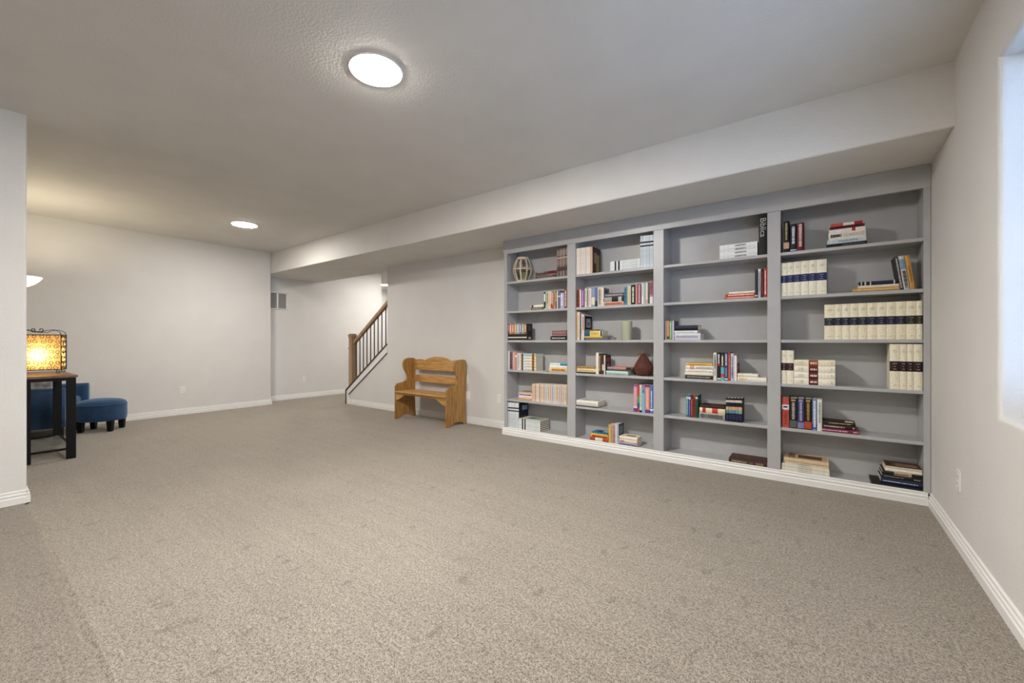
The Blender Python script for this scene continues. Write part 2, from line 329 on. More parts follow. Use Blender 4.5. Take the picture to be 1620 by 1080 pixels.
def book(label, group, loc, h, t, d, col, flat=False, bands=(), txt=(), soft=False, rz=0, lean=0, cover=None, words=None, marks=()):
    """h spine length, t thickness, d depth; spine faces -y. bands/txt in fractions of the spine from its top (or left)."""
    root = thing('book', label, 'book', loc, rz, group, lean)
    b = min(.003, t * .16); rd = 0 if soft else min(.006, t * .18); ins = .0006 if soft else .003
    pr = [(-t / 2, .0005 + rd)]
    n = 5 if t > .014 else 3
    for i in range(n): s = -1 + 2 * i / (n - 1); pr.append((s * t * .47, rd * s * s * .9))
    pr.append((t / 2, .0005 + rd))
    def P(a, y, l): return (l - h / 2, y, a + t / 2) if flat else (a, y, h - l)
    prof = [(-t / 2, d)] + pr + [(t / 2, d), (t / 2 - b, d), (t / 2 - b, rd + b), (-t / 2 + b, rd + b), (-t / 2 + b, d)]
    m = MB(); k = len(prof)
    m.add([P(a, y, 0) for a, y in prof] + [P(a, y, h) for a, y in prof],
          [(i, (i + 1) % k, k + (i + 1) % k, k + i) for i in range(k)] + [tuple(range(k)), tuple(range(k, 2 * k))])
    m.build('cover', ink(col), root)
    g0, g1, e = rd + b, d - ins, ins
    pb = MB(); w = t / 2 - b * .98
    pb.add([P(a, y, l) for l in (e, h - e) for y in (g0, g1) for a in (-w, w)], [(0, 2, 3, 1), (4, 5, 7, 6), (0, 1, 5, 4), (2, 6, 7, 3), (0, 4, 6, 2), (1, 3, 7, 5)])
    pb.build('page_block', M_PAGE, root)
    for bi, (f0, f1, c) in enumerate(bands):
        e_ = .0005 + .00025 * bi; s = MB(); q = [(a * (1 + e_ / t), y - e_) for a, y in pr]
        if not cover: q = [(-t / 2 - e_, .012)] + q + [(t / 2 + e_, .012)]
        kk = len(q)
        s.add([P(a, y, h * f0) for a, y in q] + [P(a, y, h * f1) for a, y in q], [(i, i + 1, kk + i + 1, kk + i) for i in range(kk - 1)])
        s.build('spine_band', ink(c), root)
    for f0, f1, c, wd in txt:                  # rows of tiny illegible lettering: short strokes
        s = MB(); l = h * f0
        while l < h * f1:
            ln = random.uniform(.004, .012)
            if l + ln > h * f1: ln = h * f1 - l
            a = t * .5 * wd * random.uniform(.75, 1)
            s.add([P(-a, -.0022, l), P(a, -.0022, l), P(a, -.0022, l + ln), P(-a, -.0022, l + ln)], [(0, 1, 2, 3)])
            l += ln + random.choice((.0018, .0018, .004))
        s.build('spine_lettering', ink(c), root)
    if cover:                                   # picture or panel printed on the cover that shows (right side / top)
        for ci, (l0, l1, y0, y1, c) in enumerate(cover):
            a = t / 2 + .0005 + .0004 * ci
            MB().add([P(a, d * y0, h * l0), P(a, d * y1, h * l0), P(a, d * y1, h * l1), P(a, d * y0, h * l1)], [(0, 1, 2, 3)]).build('cover_print', ink(c), root)
    if words:
        wtext, fr, size, c = words
        if flat: mt = Matrix.Translation((h * fr - h / 2, -.0026, t / 2)) @ Matrix.Rotation(math.pi / 2, 4, 'X')
        else: mt = Matrix.Translation((0, -.0026, h * (1 - fr))) @ Matrix.Rotation(math.pi / 2, 4, 'Y') @ Matrix.Rotation(math.pi / 2, 4, 'X')
        text_mesh(wtext, size, 'spine_title', ink(c), root, mt)
    return root

def row(bay, sh, Z, items, y=4.042, depth=None, start=0, zoff=0):
    """upright books: (x0, x1, ytop, colour, description, options) in the zoomed view Z=(ox, oy, scale)"""
    ox, oy, s = Z; prev = -99
    for i, it in enumerate(items):
        a, b, vt, col, ds = it[:5]; op = dict(it[5]) if len(it) > 5 else {}
        yy = op.pop('y', y)
        x0 = max(XU(ox + a / s, yy), BX[bay][0] + .002); x1 = min(XU(ox + b / s, yy), BX[bay][1] - .002)
        x0 = max(x0, prev + .0004); prev = x1
        h = at(ox + (a + b) / 2 / s, oy + vt / s, y=yy).z - SH[sh]
        h = min(h, (2.28 if sh == 0 else SH[sh - 1] - .03) - SH[sh])
        lb = '%s, %s upright book from left, %s, %s' % (ds, ORD[start + i], SHN[sh], BAYN[bay])
        d = op.pop('d', depth) or min(.195, max(.105, h * .70))
        book(lb, 'upright books on the %s of the %s' % (SHN[sh], BAYN[bay]), ((x0 + x1) / 2, yy, SH[sh]), h, max(.004, x1 - x0 - .0006), min(d, BBK - yy - .004), col, False, **op)
def pile(bay, sh, Z, items, y=4.042, which='', depth=None):
    """flat books, bottom to top: (x0, x1, thickness in view px, colour, description, options)"""
    ox, oy, s = Z; z = SH[sh]; n = len(items)
    for i, it in enumerate(items):
        a, b, th, col, ds = it[:5]; op = dict(it[5]) if len(it) > 5 else {}
        yy = op.pop('y', y)
        x0 = max(XU(ox + a / s, yy), BX[bay][0] + .003); x1 = min(XU(ox + b / s, yy), BX[bay][1] - .003)
        t = th / s * MPX((x0 + x1) / 2, yy)
        k = n - 1 - i
        pos = ('top' if k == 0 else 'bottom' if i == 0 else ORD[k] + ' from top')
        lb = ('%s, %s of %sflat pile, %s, %s' % (ds, pos, which + ' ' if which else '', SHN[sh], BAYN[bay])) if n > 1 else '%s lying flat, %s, %s' % (ds, SHN[sh], BAYN[bay])
        h = x1 - x0
        d = op.pop('d', depth) or min(.19, max(.12, h * .75))
        op.setdefault('rz', 0)
        book(lb, 'books lying flat on the %s of the %s' % (SHN[sh], BAYN[bay]), ((x0 + x1) / 2, yy, z), h, t - .0004, min(d, BBK - yy - .006), col, True, **op)
        z += t
WH, BK = 'e9e7e0', '16161a'
ZA, ZB, ZCC = (790, 370, 6.173), (790, 440, 10.283), (790, 540, 6.75)
ZD, ZE, ZF, ZG = (890, 370, 9), (900, 435, 9.82), (900, 540, 9), (890, 640, 9)
ZH, ZI, ZJ, ZK = (1040, 325, 6.97), (1040, 470, 7.2), (1050, 540, 8.306), (1030, 690, 7.364)
ZL, ZM, ZN, ZO = (1225, 290, 5.84), (1225, 460, 6.353), (1230, 620, 7.712), (1300, 720, 9)
def even(x0, x1, n, v0, v1, fn):
    w = (x1 - x0) / n
    return [(x0 + i * w, x0 + (i + 1) * w, v0 + (v1 - v0) * (i + .5) / n) + fn(i) for i in range(n)]

# ---- leftmost bay
pile(0, 0, ZA, [(352, 560, 15, '6d625c', 'thin grey-brown booklet', dict(txt=((.05, .9, 'b5a79a', .5),))),
                (350, 558, 14, '4c4340', 'thin dark brown booklet', dict(txt=((.1, .8, 'a89a92', .4),))),
                (354, 556, 14, '8b7a70', 'thin taupe booklet', dict(txt=((.05, .6, '4a3c38', .5),))),
                (352, 560, 14, '52474a', 'thin plum-grey booklet', dict(bands=((.6, .95, '6e2023'),))),
                (354, 556, 13, '7a4a46', 'thin dull red booklet', dict(txt=((.1, .4, 'c9b8ae', .5),), bands=((.62, .95, '651d20'),)))], y=4.06)
row(0, 0, ZA, even(562, 664, 7, 152, 130, lambda i: (['7d6a60', '5d4d48', '8d7c72', '6a5851', '917f74', '5a4a46', '75645c'][i], ['brown', 'dark brown', 'taupe', 'umber', 'pale brown', 'deep brown', 'grey-brown'][i] + ' journal', dict(soft=True, bands=((.3, .36, 'b79f94'), (.66, .8, '4a3a36')), txt=((.05, .25, 'c9b6aa', .5), (.4, .6, 'bba89c', .4))))))
pile(0, 1, ZB, [(512, 722, 42, '6b5647', 'brown hardback', dict(txt=((.1, .85, 'b8a48e', .5),))), (512, 720, 40, 'd9d9c2', 'pale green paperback', dict(bands=((.05, .2, '3d4336'), (.38, .95, 'e6e6d4'))))], y=4.05)
row(0, 1, ZB, [(722, 745, 226, 'e4e2dc', 'white book with black top', dict(bands=((0, .1, BK), (.55, .95, '2a2624')))), (746, 772, 216, 'a9c4bb', 'pale teal paperback', dict(txt=((.1, .8, '5d8077', .5),))), (774, 800, 214, 'dcc88c', 'yellow paperback', dict(txt=((.1, .7, '8c7433', .5),))),
               (802, 830, 212, 'e8e1d3', 'cream paperback', dict(txt=((.1, .9, 'b58a80', .4),))), (832, 856, 212, 'd7a99f', 'pink paperback', dict(bands=((.7, .95, 'b5423b'),))), (858, 882, 208, 'b65d43', 'rust red paperback', dict(txt=((.1, .8, 'ead2bf', .5),))),
               (884, 910, 206, 'caa878', 'tan paperback', dict(txt=((.1, .8, '5a4126', .4),))), (911, 928, 206, '272222', 'thin black paperback', dict(txt=((.1, .6, 'd8c9a8', .4),))), (930, 946, 204, 'ece8e2', 'thin white paperback'),
               (948, 984, 200, '6f6275', 'dusty purple paperback', dict(bands=((.28, .36, 'd8d0d8'),))), (986, 1048, 206, 'b2acd0', 'thick lavender paperback', dict(bands=((0, .1, '3a3358'),), txt=((.2, .85, 'e8e6f2', .5),))), (1052, 1104, 170, '7c463f', 'brown-red paperback', dict(txt=((.1, .9, 'd8bfae', .5),)))])
cs = [('3c2f33', 'dark plum'), ('cf7f74', 'salmon'), ('a7754b', 'brown'), ('d08a55', 'orange'), ('86b9c6', 'light blue'), ('8c6aa0', 'purple'), ('8fa56e', 'green'), ('8b5547', 'reddish brown')]
row(0, 2, ZB, even(120, 444, 8, 745, 735, lambda i: (cs[i][0], cs[i][1] + ' series novel', dict(soft=True, bands=((.62, .99, '2b2524'), (.80, .86, 'efe9dc')), txt=((.08, .5, 'f0e4d4', .45),), d=.125, **({'cover': ((.02, .98, .03, .97, '1f1718'), (.1, .45, .2, .8, '4b3d3c'), (.80, .93, .3, .7, 'cfae98'))} if i == 7 else {})))))
pile(0, 2, ZB, [(830, 1100, 66, '1d1a1d', 'black hardback', dict(txt=((.1, .9, 'c9c2c0', .3),))), (858, 1100, 24, '7a3b44', 'maroon booklet', dict(txt=((.05, .95, 'd2b0ac', .4),))), (860, 1100, 24, '6a323b', 'dark maroon booklet', dict(txt=((.05, .95, 'c9a8a4', .4),))), (858, 1100, 24, '84474d', 'dusty maroon booklet', dict(txt=((.05, .95, 'd8bab4', .4),))), (860, 1100, 22, '6d353d', 'wine booklet', dict(txt=((.05, .95, 'c9a8a4', .4),)))], y=4.05)
row(0, 3, ZCC, [(82, 106, 102, 'e6dedb', 'white paperback'), (108, 142, 104, '9b8790', 'mauve patterned paperback', dict(txt=((.05, .95, '5d3a45', .7),))), (144, 162, 106, 'd8a98d', 'peach paperback', dict(txt=((.1, .8, 'f3e6da', .4),))), (163, 184, 108, 'c28d84', 'rose paperback', dict(bands=((.2, .3, 'f0dfd4'),))), (186, 224, 124, 'ddd6dc', 'pale lilac paperback', dict(txt=((.1, .9, '9c93a0', .3),)))])
for_w = lambda a: dict(bands=((.02, .16, '2c2a2c'), (.045, .075, 'd9c154'), (.72, .94, 'e0ab4d'), (.78, .86, '3a2d22')), txt=((.25, .65, 'a9a39c', .25),), d=.17)
pile(0, 3, ZCC, [(228, 388, 30, c, n, for_w(0)) for c, n in (('e7e2dc', 'white annual'), ('dcd8d2', 'off-white annual'), ('ece8e2', 'bright white annual'), ('e0dcd6', 'pale white annual'), ('e9e5de', 'cream white annual'), ('a9cdd0', 'white annual with teal cover'))], which='left')
pile(0, 3, ZCC, [(530, 722, 46, 'e2c390', 'yellow-tan book', dict(txt=((.15, .9, 'b5772f', .6),))), (536, 722, 22, 'f0ece2', 'white book'), (540, 722, 26, 'd5e3e1', 'pale teal book', dict(bands=((.6, 1., '3f8fa0'),)))], which='right', y=4.05)
pile(0, 4, ZCC, [(202, 348, 16, 'd3a778', 'orange-tan paperback'), (206, 346, 26, 'ecd9d2', 'pinkish white paperback'), (204, 348, 26, 'e7e0e4', 'white paperback with purple title', dict(txt=((.05, .95, '4a3a8c', .55),))), (212, 344, 16, 'c9ab86', 'tan covered paperback', dict(cover=((.1, .9, .1, .9, '9d7a58'),)))], y=4.09)
st = ['e3cda5', 'd7b7a6', 'e9dfc9', 'cdb7ac', 'e6d4a8', 'd9c6c2', 'ccd0d8', 'e4cfa6', 'd3c3c0', 'c3c8d2', 'd9d3cf', 'e4c9a0', 'c9c5cc', 'd6bdb2', 'c7ccc8', 'e8d39c']
row(0, 4, ZCC, even(350, 720, 16, 452, 470, lambda i: (st[i], ['cream', 'peach', 'ivory', 'rose-beige', 'butter', 'pinkish', 'pale blue', 'honey', 'dusty pink', 'blue-grey', 'off-white', 'apricot', 'lilac-grey', 'blush', 'pale sage', 'yellow-cream'][i] + ' storybook', dict(soft=True, txt=((.1, .85, ['b08a5c', '9c6a5c', 'a79a80', '8a6a60'][i % 4], .3),)))))
jb = lambda: dict(soft=True, bands=((.185, .235, '1c1c20'), (.30, .345, '1c1c20')), txt=((.42, .9, 'b8c2c6', .35),))
row(0, 5, ZCC, even(78, 208, 8, 648, 656, lambda i: (['d9dfe0', 'cdd5d8', 'e0e4e4', 'd3dadd'][i % 4], 'pale grey journal with black bands', dict(jb(), **({'cover': ((.0, 1, 0, 1, '10142c'), (.12, .3, .35, .9, '8fa6b8'), (.5, .85, .1, .8, '35302f')), 'd': .2} if i == 7 else {'d': .2})))))
jf = lambda **k: dict(soft=True, bands=((.15, .21, '1c1c20'), (.27, .33, '1c1c20')), txt=((.4, .95, 'b0b6b6', .25),), **k)
pile(0, 5, ZCC, [(208, 436, 20, '2a2d30', 'white journal with black bands', dict(soft=True, bands=((0, 1, c), (.15, .21, '1c1c20'), (.27, .33, '1c1c20')), txt=((.4, .95, 'b0b6b6', .25),), d=.205, y=4.036, **({'cover': ((0, 1, 0, 1, 'c9cdc4'), (.25, .9, .2, .85, '9aa294'), (.3, .6, .3, .7, '6d7468'))} if i == 5 else {}))) for i, c in enumerate(('dfe2df', 'e6e8e6', 'dadedc', 'e4e6e3', 'dde1de', 'd5d9d2'))])

# ---- second bay
row(1, 0, ZD, even(198, 426, 6, 206, 178, lambda i: (['efe7dc', 'e4dad0', 'ebe3da', 'e2d8d0', 'efe8de', 'd9b99c'][i], ['cream', 'pale', 'ivory', 'off-white', 'white', 'cream-edged'][i] + ' tall magazine', dict(soft=True, d=.2, txt=((.1, .9, 'd2bfb2', .2),), **({'cover': ((.0, 1, .0, 1, '4a2e22'), (.25, .95, .45, .85, '8c8a58'), (.2, .6, .2, .5, 'a08068'))} if i == 5 else {})))))
pile(1, 0, ZD, [(678 + (i % 2) * 3, 1102, 23, c, 'white journal with black bands', jf(d=.2)) for i, c in enumerate(('dfe3e4', 'e8eaea', 'e2e6e8', 'eceeee', 'e4e7e8', 'eff0ef'))], y=4.045)
row(1, 0, ZD, even(1106, 1300, 8, 30, 8, lambda i: (['dce4ea', 'cfdae2', 'e4eaee', 'd6e0e6'][i % 4], 'pale blue journal with black bands', dict(jb(), d=.2, y=4.036))), start=6)
row(1, 1, ZE, [(100, 162, 218, 'b56b40', 'orange patterned paperback', dict(txt=((.05, .95, '4b2a22', .8),))), (166, 188, 222, 'e6d3d6', 'pale pink paperback'), (190, 240, 215, '7d3f86', 'purple paperback', dict(txt=((.1, .9, 'd7b4da', .4),))), (243, 274, 210, 'e3dfcf', 'cream paperback', dict(txt=((.1, .7, '96907a', .4),))), (276, 300, 208, 'a9b39c', 'sage paperback', dict(txt=((.1, .9, '55604a', .5),))),
              (302, 344, 203, 'e7dcdc', 'white and pink paperback', dict(txt=((.1, .9, 'c08d94', .3),))), (346, 400, 198, '8d98ab', 'blue-grey paperback', dict(bands=((.5, .9, 'd9d7b4'),))), (403, 436, 196, '5c72a8', 'blue paperback', dict(bands=((.7, 1, '27304f'),))), (440, 516, 190, 'd2c9b5', 'thick oatmeal paperback', dict(txt=((.1, .9, '8d8474', .5),))), (518, 540, 192, 'e9e4da', 'white paperback', dict(cover=((0, 1, 0, 1, '8b8792'), (.1, .4, .2, .7, '64606e'))))])
pile(1, 1, ZE, [(530, 848, 62, 'dcb39a', 'peach lettered hardback', dict(txt=((.08, .95, 'b9603f', .6),))), (534, 850, 72, '1b1a1d', 'black hardback with white mark', dict(bands=((.04, .42, '9a9c9c'), (.74, .9, 'b9b9b9')))), (540, 850, 60, '5a5759', 'charcoal hardback', dict(txt=((.1, .95, 'a9a5a5', .4),), bands=()))])
row(1, 1, ZE, [(856, 904, 180, '5b93b8', 'sky blue paperback', dict(txt=((.1, .9, '23405c', .4),))), (908, 934, 170, 'e0cf92', 'pale yellow paperback'), (936, 960, 165, 'e7e0c8', 'cream paperback', dict(txt=((.1, .9, 'a5966a', .3),))), (965, 1030, 150, '1e1d1c', 'thick black paperback', dict(txt=((.12, .9, 'cfd0bd', .5),))), (1033, 1062, 145, 'd58f83', 'coral paperback'), (1066, 1122, 138, '6d3a4e', 'plum patterned paperback', dict(txt=((.05, .95, 'd5a6b4', .6),))),
              (1126, 1160, 130, 'ece7e2', 'white paperback', dict(txt=((.1, .6, 'a99c98', .3),))), (1162, 1190, 126, '9db4b4', 'grey teal paperback'), (1192, 1224, 120, 'e5dcc8', 'ivory paperback', dict(bands=((.8, 1, 'd9a986'),))), (1226, 1250, 115, '5b5d52', 'dark olive paperback'), (1252, 1306, 88, 'c98ba0', 'pink floral paperback', dict(txt=((.05, .6, '8a3b5c', .7),), bands=((.7, 1, 'e6e2ea'),)))], start=10)
row(1, 2, ZE, [(104, 126, 552, 'd6ad78', 'tall tan book'), (128, 166, 575, 'eadcc0', 'tall cream book', dict(txt=((.1, .9, 'b98a4c', .3),))), (169, 182, 590, '2c2a30', 'tall thin black book'), (184, 206, 600, 'd8d4d4', 'tall pale grey book', dict(txt=((.1, .8, '8a8890', .3),))), (208, 236, 612, 'e4d9d4', 'tall white book with portrait cover', dict(txt=((.1, .6, '9d2f33', .5),), d=.21, cover=((0, 1, 0, 1, 'd5d2ce'), (.05, .95, .06, .94, '121114'), (.15, .5, .25, .75, 'a9a7a2'), (.3, .42, .38, .62, '5d5b58'))))], y=4.05, depth=.2)
pile(1, 2, ZE, [(232, 640, 36, '4a4b50', 'dark grey magazine', dict(d=.17, txt=((.1, .9, '9b9a98', .3),))), (240, 512, 24, 'd9b24c', 'thin yellow book'), (240, 518, 84, 'dfe2d9', 'blue and yellow ITALY guidebook', dict(bands=((.0, .31, '24566b'), (.31, .88, 'e7c977'), (.9, .98, '1c1c22')), words=('ITALY', .59, .034, '5a4a1e'))), (250, 470, 20, '4d3f35', 'thin brown book', dict(txt=((.1, .9, 'a08c70', .4),)))], y=4.03)
pile(1, 3, ZF, [(108, 384, 18, '1a1718', 'thin black hardback'), (108, 382, 52, 'e5cf9e', 'thick cream hardback', dict(txt=((.1, .9, 'c9ab74', .3),))), (118, 372, 26, 'b99a62', 'tan hardback', dict(txt=((.05, .95, '7d6234', .5),)))], which='left', y=4.05)
row(1, 3, ZF, [(380, 421, 158, 'e3dfda', 'white hardback'), (424, 457, 180, '211a16', 'black hardback with gold title', dict(txt=((.08, .85, 'c9a055', .5),))), (459, 471, 186, '7a3d2c', 'thin russet paperback'), (472, 491, 190, '2b2827', 'black and white paperback', dict(bands=((.5, .8, 'd5d0c8'),))), (494, 520, 196, 'cfcac6', 'light grey book with dark red cover', dict(cover=((0, 1, 0, 1, '2a1516'), (.1, .35, .2, .8, '8c2a28'), (.45, .6, .3, .7, 'b06a52')), d=.14))], depth=.16)
pile(1, 3, ZF, [(534, 842, 28, 'a9c4bb', 'pale teal hardback', dict(txt=((.1, .9, '6d8c84', .4),))), (530, 840, 28, 'cfe0d8', 'mint hardback'), (540, 840, 26, '4c4a44', 'dark olive hardback'), (545, 880, 30, 'c98a76', 'salmon and violet paperback', dict(bands=((0, .3, '9a86b0'), (.8, 1, '26211f'))))], which='right', y=4.045)
pile(1, 4, ZF, [(92, 412, 14, '1d1b1c', 'thin black board book', dict(d=.21, y=4.034)), (100, 412, 74, 'e4e0d8', 'thick white lettered hardback', dict(d=.2, y=4.036, txt=((.1, .9, 'd2cec6', .3),), cover=((.15, .35, .2, .8, 'b9b5ae'), (.42, .6, .2, .8, 'bfbbb4'), (.66, .88, .2, .8, 'b9b5ae'))))])
row(1, 4, ZF, [(918, 970, 612, 'd99fa4', 'pink paperback', dict(bands=((0, .08, '8d5aa0'), (.86, 1, '6d3f86'), (.79, .86, 'ecd2c8')))), (972, 1002, 616, 'b8433f', 'red and green paperback', dict(bands=((.42, .66, '4f9c64'), (.66, .86, '3d4f8c')))), (1004, 1036, 618, 'cfe3cf', 'mint paperback', dict(bands=((.92, 1, '1c1c1c'),), txt=((.1, .8, '7fb59a', .4),))), (1038, 1082, 616, '8fb0d6', 'light blue paperback', dict(bands=((0, .12, 'b06a9c'),), txt=((.16, .3, '2c4a86', .5),))), (1085, 1146, 618, 'e09a82', 'coral paperback with purple ends', dict(bands=((0, .08, '7a3f78'), (.88, 1, '6b3a80')), txt=((.15, .8, 'f0c4ae', .4),))), (1150, 1202, 622, '5a72b0', 'blue paperback', dict(txt=((.2, .8, 'dfe6f2', .3),), bands=((.84, .9, 'e4e8f0'),)))])
pile(1, 5, ZG, [(386, 648, 46, 'b5472f', 'red-orange hardback', dict(bands=((.3, .7, 'e8e0d6'),))), (398, 646, 44, 'd99a3c', 'orange picture book', dict(txt=((.1, .95, '7a3a1e', .6),))), (404, 644, 16, 'efc75a', 'yellow picture book'), (412, 644, 18, '2f6f9c', 'blue picture book', dict(cover=((0, 1, 0, 1, '3a7f9f'), (.3, .8, .15, .7, '1d2c3a'), (.55, .95, .3, .9, 'a8b4a8'))))], which='left', y=4.055)
row(1, 5, ZG, [(652, 686, 285, 'e0b45c', 'yellow paperback'), (688, 715, 282, 'bfb7ae', 'grey paperback', dict(txt=((.1, .9, '7d756c', .4),))), (717, 752, 276, 'dcc3ba', 'white and red paperback', dict(txt=((.05, .95, 'b03a34', .55),))), (754, 776, 276, 'e4dfda', 'white paperback'), (778, 800, 280, '9fb2c4', 'pale blue paperback with dark cover', dict(cover=((0, 1, 0, 1, '3b4048'), (.1, .5, .2, .8, '808a90'), (.55, .9, .2, .7, '1d2024'))))], y=4.05, depth=.13)
pile(1, 5, ZG, [(798, 1062, 40, 'a59aa8', 'violet-grey paperback', dict(txt=((.05, .9, '5c6a9c', .6),))), (804, 1060, 46, 'e6d2bc', 'cream paperback', dict(txt=((.1, .3, 'c06a6a', .5),))), (806, 1064, 44, 'eadcc8', 'ivory paperback', dict(cover=((.3, .8, .25, .65, '8f8a82'),)))], which='right', y=4.045)

# ---- third bay
pile(2, 0, ZH, [(686, 1102, 39, c, n, dict(soft=True, txt=((.42, .72, '8f8f8d', .5),), bands=((.39, .392, 'b5b5b2'),), d=.2)) for c, n in (('e3e3e0', 'white bound volume'), ('ececea', 'bright white bound volume'), ('e4e4e2', 'off-white bound volume'), ('f0f0ee', 'clean white bound volume'))], y=4.045)
row(2, 0, ZH, [(1116, 1212, 92, '121013', 'tall black hardback titled Biblica', dict(words=('Biblica', .33, .062, 'b9b6ae'), bands=((-.0, .004, '3a3026'),), txt=(), d=.21))], y=4.036)
pile(2, 1, ZH, [(738, 1074, 28, 'c65f4b', 'coral red paperback', dict(txt=((.1, .95, 'f0ccc0', .4),))), (750, 1076, 30, 'b8402c', 'red paperback', dict(txt=((.1, .95, 'f0d6c8', .5),))), (790, 1074, 22, 'efe9da', 'thin cream paperback')])
row(2, 1, ZH, [(1074, 1106, 704, '22263c', 'dark navy hardback', dict(bands=((.9, .95, 'c9c9cc'),))), (1110, 1140, 700, 'b9b8bc', 'silver grey hardback', dict(bands=((0, .08, 'e8e6e4'),), txt=((.15, .8, '85848a', .4),))), (1142, 1170, 698, '2a1e20', 'black and red hardback', dict(txt=((.1, .9, '96392f', .5),))), (1172, 1210, 690, 'bf3f33', 'red hardback', dict(txt=((.1, .9, 'f0d0c8', .45),)))])
row(2, 2, ZI, [(88, 105, 270, '9a9794', 'thin grey paperback'), (107, 133, 270, 'd08a66', 'orange paperback', dict(bands=((.82, .95, '6a3a2c'),))), (136, 166, 270, '6fa56c', 'green paperback', dict(txt=((.1, .9, 'cfe0c4', .35),))), (168, 190, 268, 'c6c2cc', 'pale lilac paperback', dict(cover=((0, 1, 0, 1, '5c3a72'),), d=.15))], depth=.15)
pile(2, 2, ZI, [(186, 490, 74, 'd3d1dc', 'thick lavender-white hardback', dict(txt=((.1, .9, 'a09eb2', .4),))), (188, 455, 32, 'dfe6dc', 'pale green hardback', dict(txt=((.15, .85, 'b2c2ae', .4),))), (188, 460, 60, '10142e', 'thick dark navy hardback')], y=4.05)
pile(2, 3, ZJ, [(280, 648, 48, '26231f', 'black lettered hardback', dict(txt=((.08, .9, '8d8a80', .5),))), (276, 646, 36, 'e4dcc6', 'cream paperback'), (284, 646, 42, 'ece9e0', 'white hardback', dict(txt=((.1, .95, 'c9c6bc', .4),))), (288, 648, 50, 'e6ddd2', 'white paperback with red motif', dict(bands=((.16, .32, 'd9a98c'),), txt=((.4, .95, 'b9b3a8', .5),))), (290, 640, 32, 'd9b45e', 'golden yellow paperback', dict(txt=((.1, .8, 'b98a3a', .4),)))], which='left', y=4.055)
row(2, 3, ZJ, [(652, 696, 146, 'e3dfd8', 'white hardback', dict(txt=((.08, .6, '4a5048', .5), (.65, .85, 'c08a94', .4)))), (702, 746, 148, '1c1c22', 'black thriller with white title', dict(txt=((.05, .4, 'e6e4e0', .5),), bands=((.42, .48, 'b03030'), (.92, .97, 'd8d8d8')))), (749, 795, 148, '202226', 'black and cyan paperback', dict(bands=((.52, 1, '5fb4c4'), (.76, .88, 'd0453a')), txt=((.1, .48, 'e4dcb4', .5),))), (798, 844, 150, '4a4a72', 'indigo hardback', dict(txt=((.05, .45, 'c9b8d0', .6), (.55, .85, '8d8ab4', .5)), bands=((.92, .97, 'd4d4dc'),))), (847, 876, 144, 'a84a36', 'rust red hardback', dict(txt=((.1, .9, 'd99a80', .35),))), (880, 920, 158, 'c9c9d4', 'white and blue paperback', dict(txt=((.1, .45, '7d8098', .4), (.5, .9, '33448c', .5)))), (924, 962, 184, 'e9e6e6', 'white paperback with red cover', dict(cover=((0, 1, 0, 1, '6b1a1c'), (.02, .3, .1, .9, 'c9b4b0'), (.42, .55, .25, .6, 'c98a80')), d=.13))], depth=.16)
pile(2, 3, ZJ, [(968, 1352, 62, 'e9e3d6', 'thick cream paperback', dict(txt=((.05, .35, 'd9b98c', .6),))), (970, 1240, 44, 'ebe6da', 'off-white paperback', dict(cover=((.7, .98, .1, .5, '3a3632'), (.1, .5, .2, .7, 'dcd6ca')), bands=((.0, .3, 'e2d2b4'),)))], which='right', y=4.04)
row(2, 4, ZJ, [(292, 326, 704, '2f7f7c', 'teal paperback', dict(txt=((.1, .9, 'a9cfc9', .4),), bands=((.08, .16, 'd4e0dc'),))), (328, 352, 704, '3d4fa8', 'bright blue paperback', dict(bands=((.08, .2, 'd5d9ea'),), txt=((.25, .9, '8d9ad8', .4),))), (354, 386, 704, '7a2a26', 'dark red paperback', dict(bands=((0, .15, '4b2c22'),), txt=((.2, .9, 'd0695a', .45),))), (388, 416, 706, 'a53a36', 'crimson paperback', dict(txt=((.15, .9, '2a1c1c', .5),))), (418, 450, 706, '2c6a4a', 'green paperback', dict(bands=((.08, .16, 'bfd0b8'),), cover=((0, 1, 0, 1, '163a44'),), txt=((.2, .9, '143024', .4),)))], y=4.06, depth=.13)
pile(2, 4, ZJ, [(466, 802, 84, 'a8a6a2', 'grey marbled thick paperback', dict(txt=((.05, .95, '5a5854', .7),))), (470, 806, 66, 'e4cfa8', 'cream paperback with red blocks', dict(bands=((.12, .25, 'a82a24'), (.5, .72, 'c23a30')),)), (480, 800, 34, '241a1c', 'black paperback with red cover', dict(cover=((.05, .95, .1, .9, '1a1416'), (.4, .85, .2, .6, '7d1c22'))))], y=4.05)
row(2, 4, ZJ, even(816, 1030, 5, 744, 750, lambda i: ('1a1a1e', ['black', 'jet black', 'inky black', 'soft black', 'dark'][i] + ' series paperback', dict(bands=((.08, .18, ['c9b8b0', 'd0c4bc', 'cdbdb4', 'd4c8bc', 'c9c0b8'][i]), (.36, .5, ['b8a878', 'd09a70', 'd8a884', 'c99a80', 'd8a878'][i]), (.5, .64, ['4f8a8a', '62949a', '5a8c9c', '6d94a0', '7da4a8'][i]), (.70, .9, '20244e')), **({'cover': ((0, 1, 0, 1, '101014'), (.05, .2, .2, .8, '2c2c30'))} if i == 4 else {})))), y=4.05, depth=.13, start=5)
pile(2, 5, ZK, [(905, 1348, 54, '3a1c17', 'thick dark brown leather volume', dict(d=.2, y=4.032, txt=((.08, .5, 'b39a7c', .35), (.55, .66, 'c9b498', .12), (.72, .92, '9c7f62', .5)), cover=((.03, .97, .06, .94, '47281f'), (.15, .2, .4, .6, '6a4a3a'), (.45, .55, .4, .6, '6a4a3a'))))])

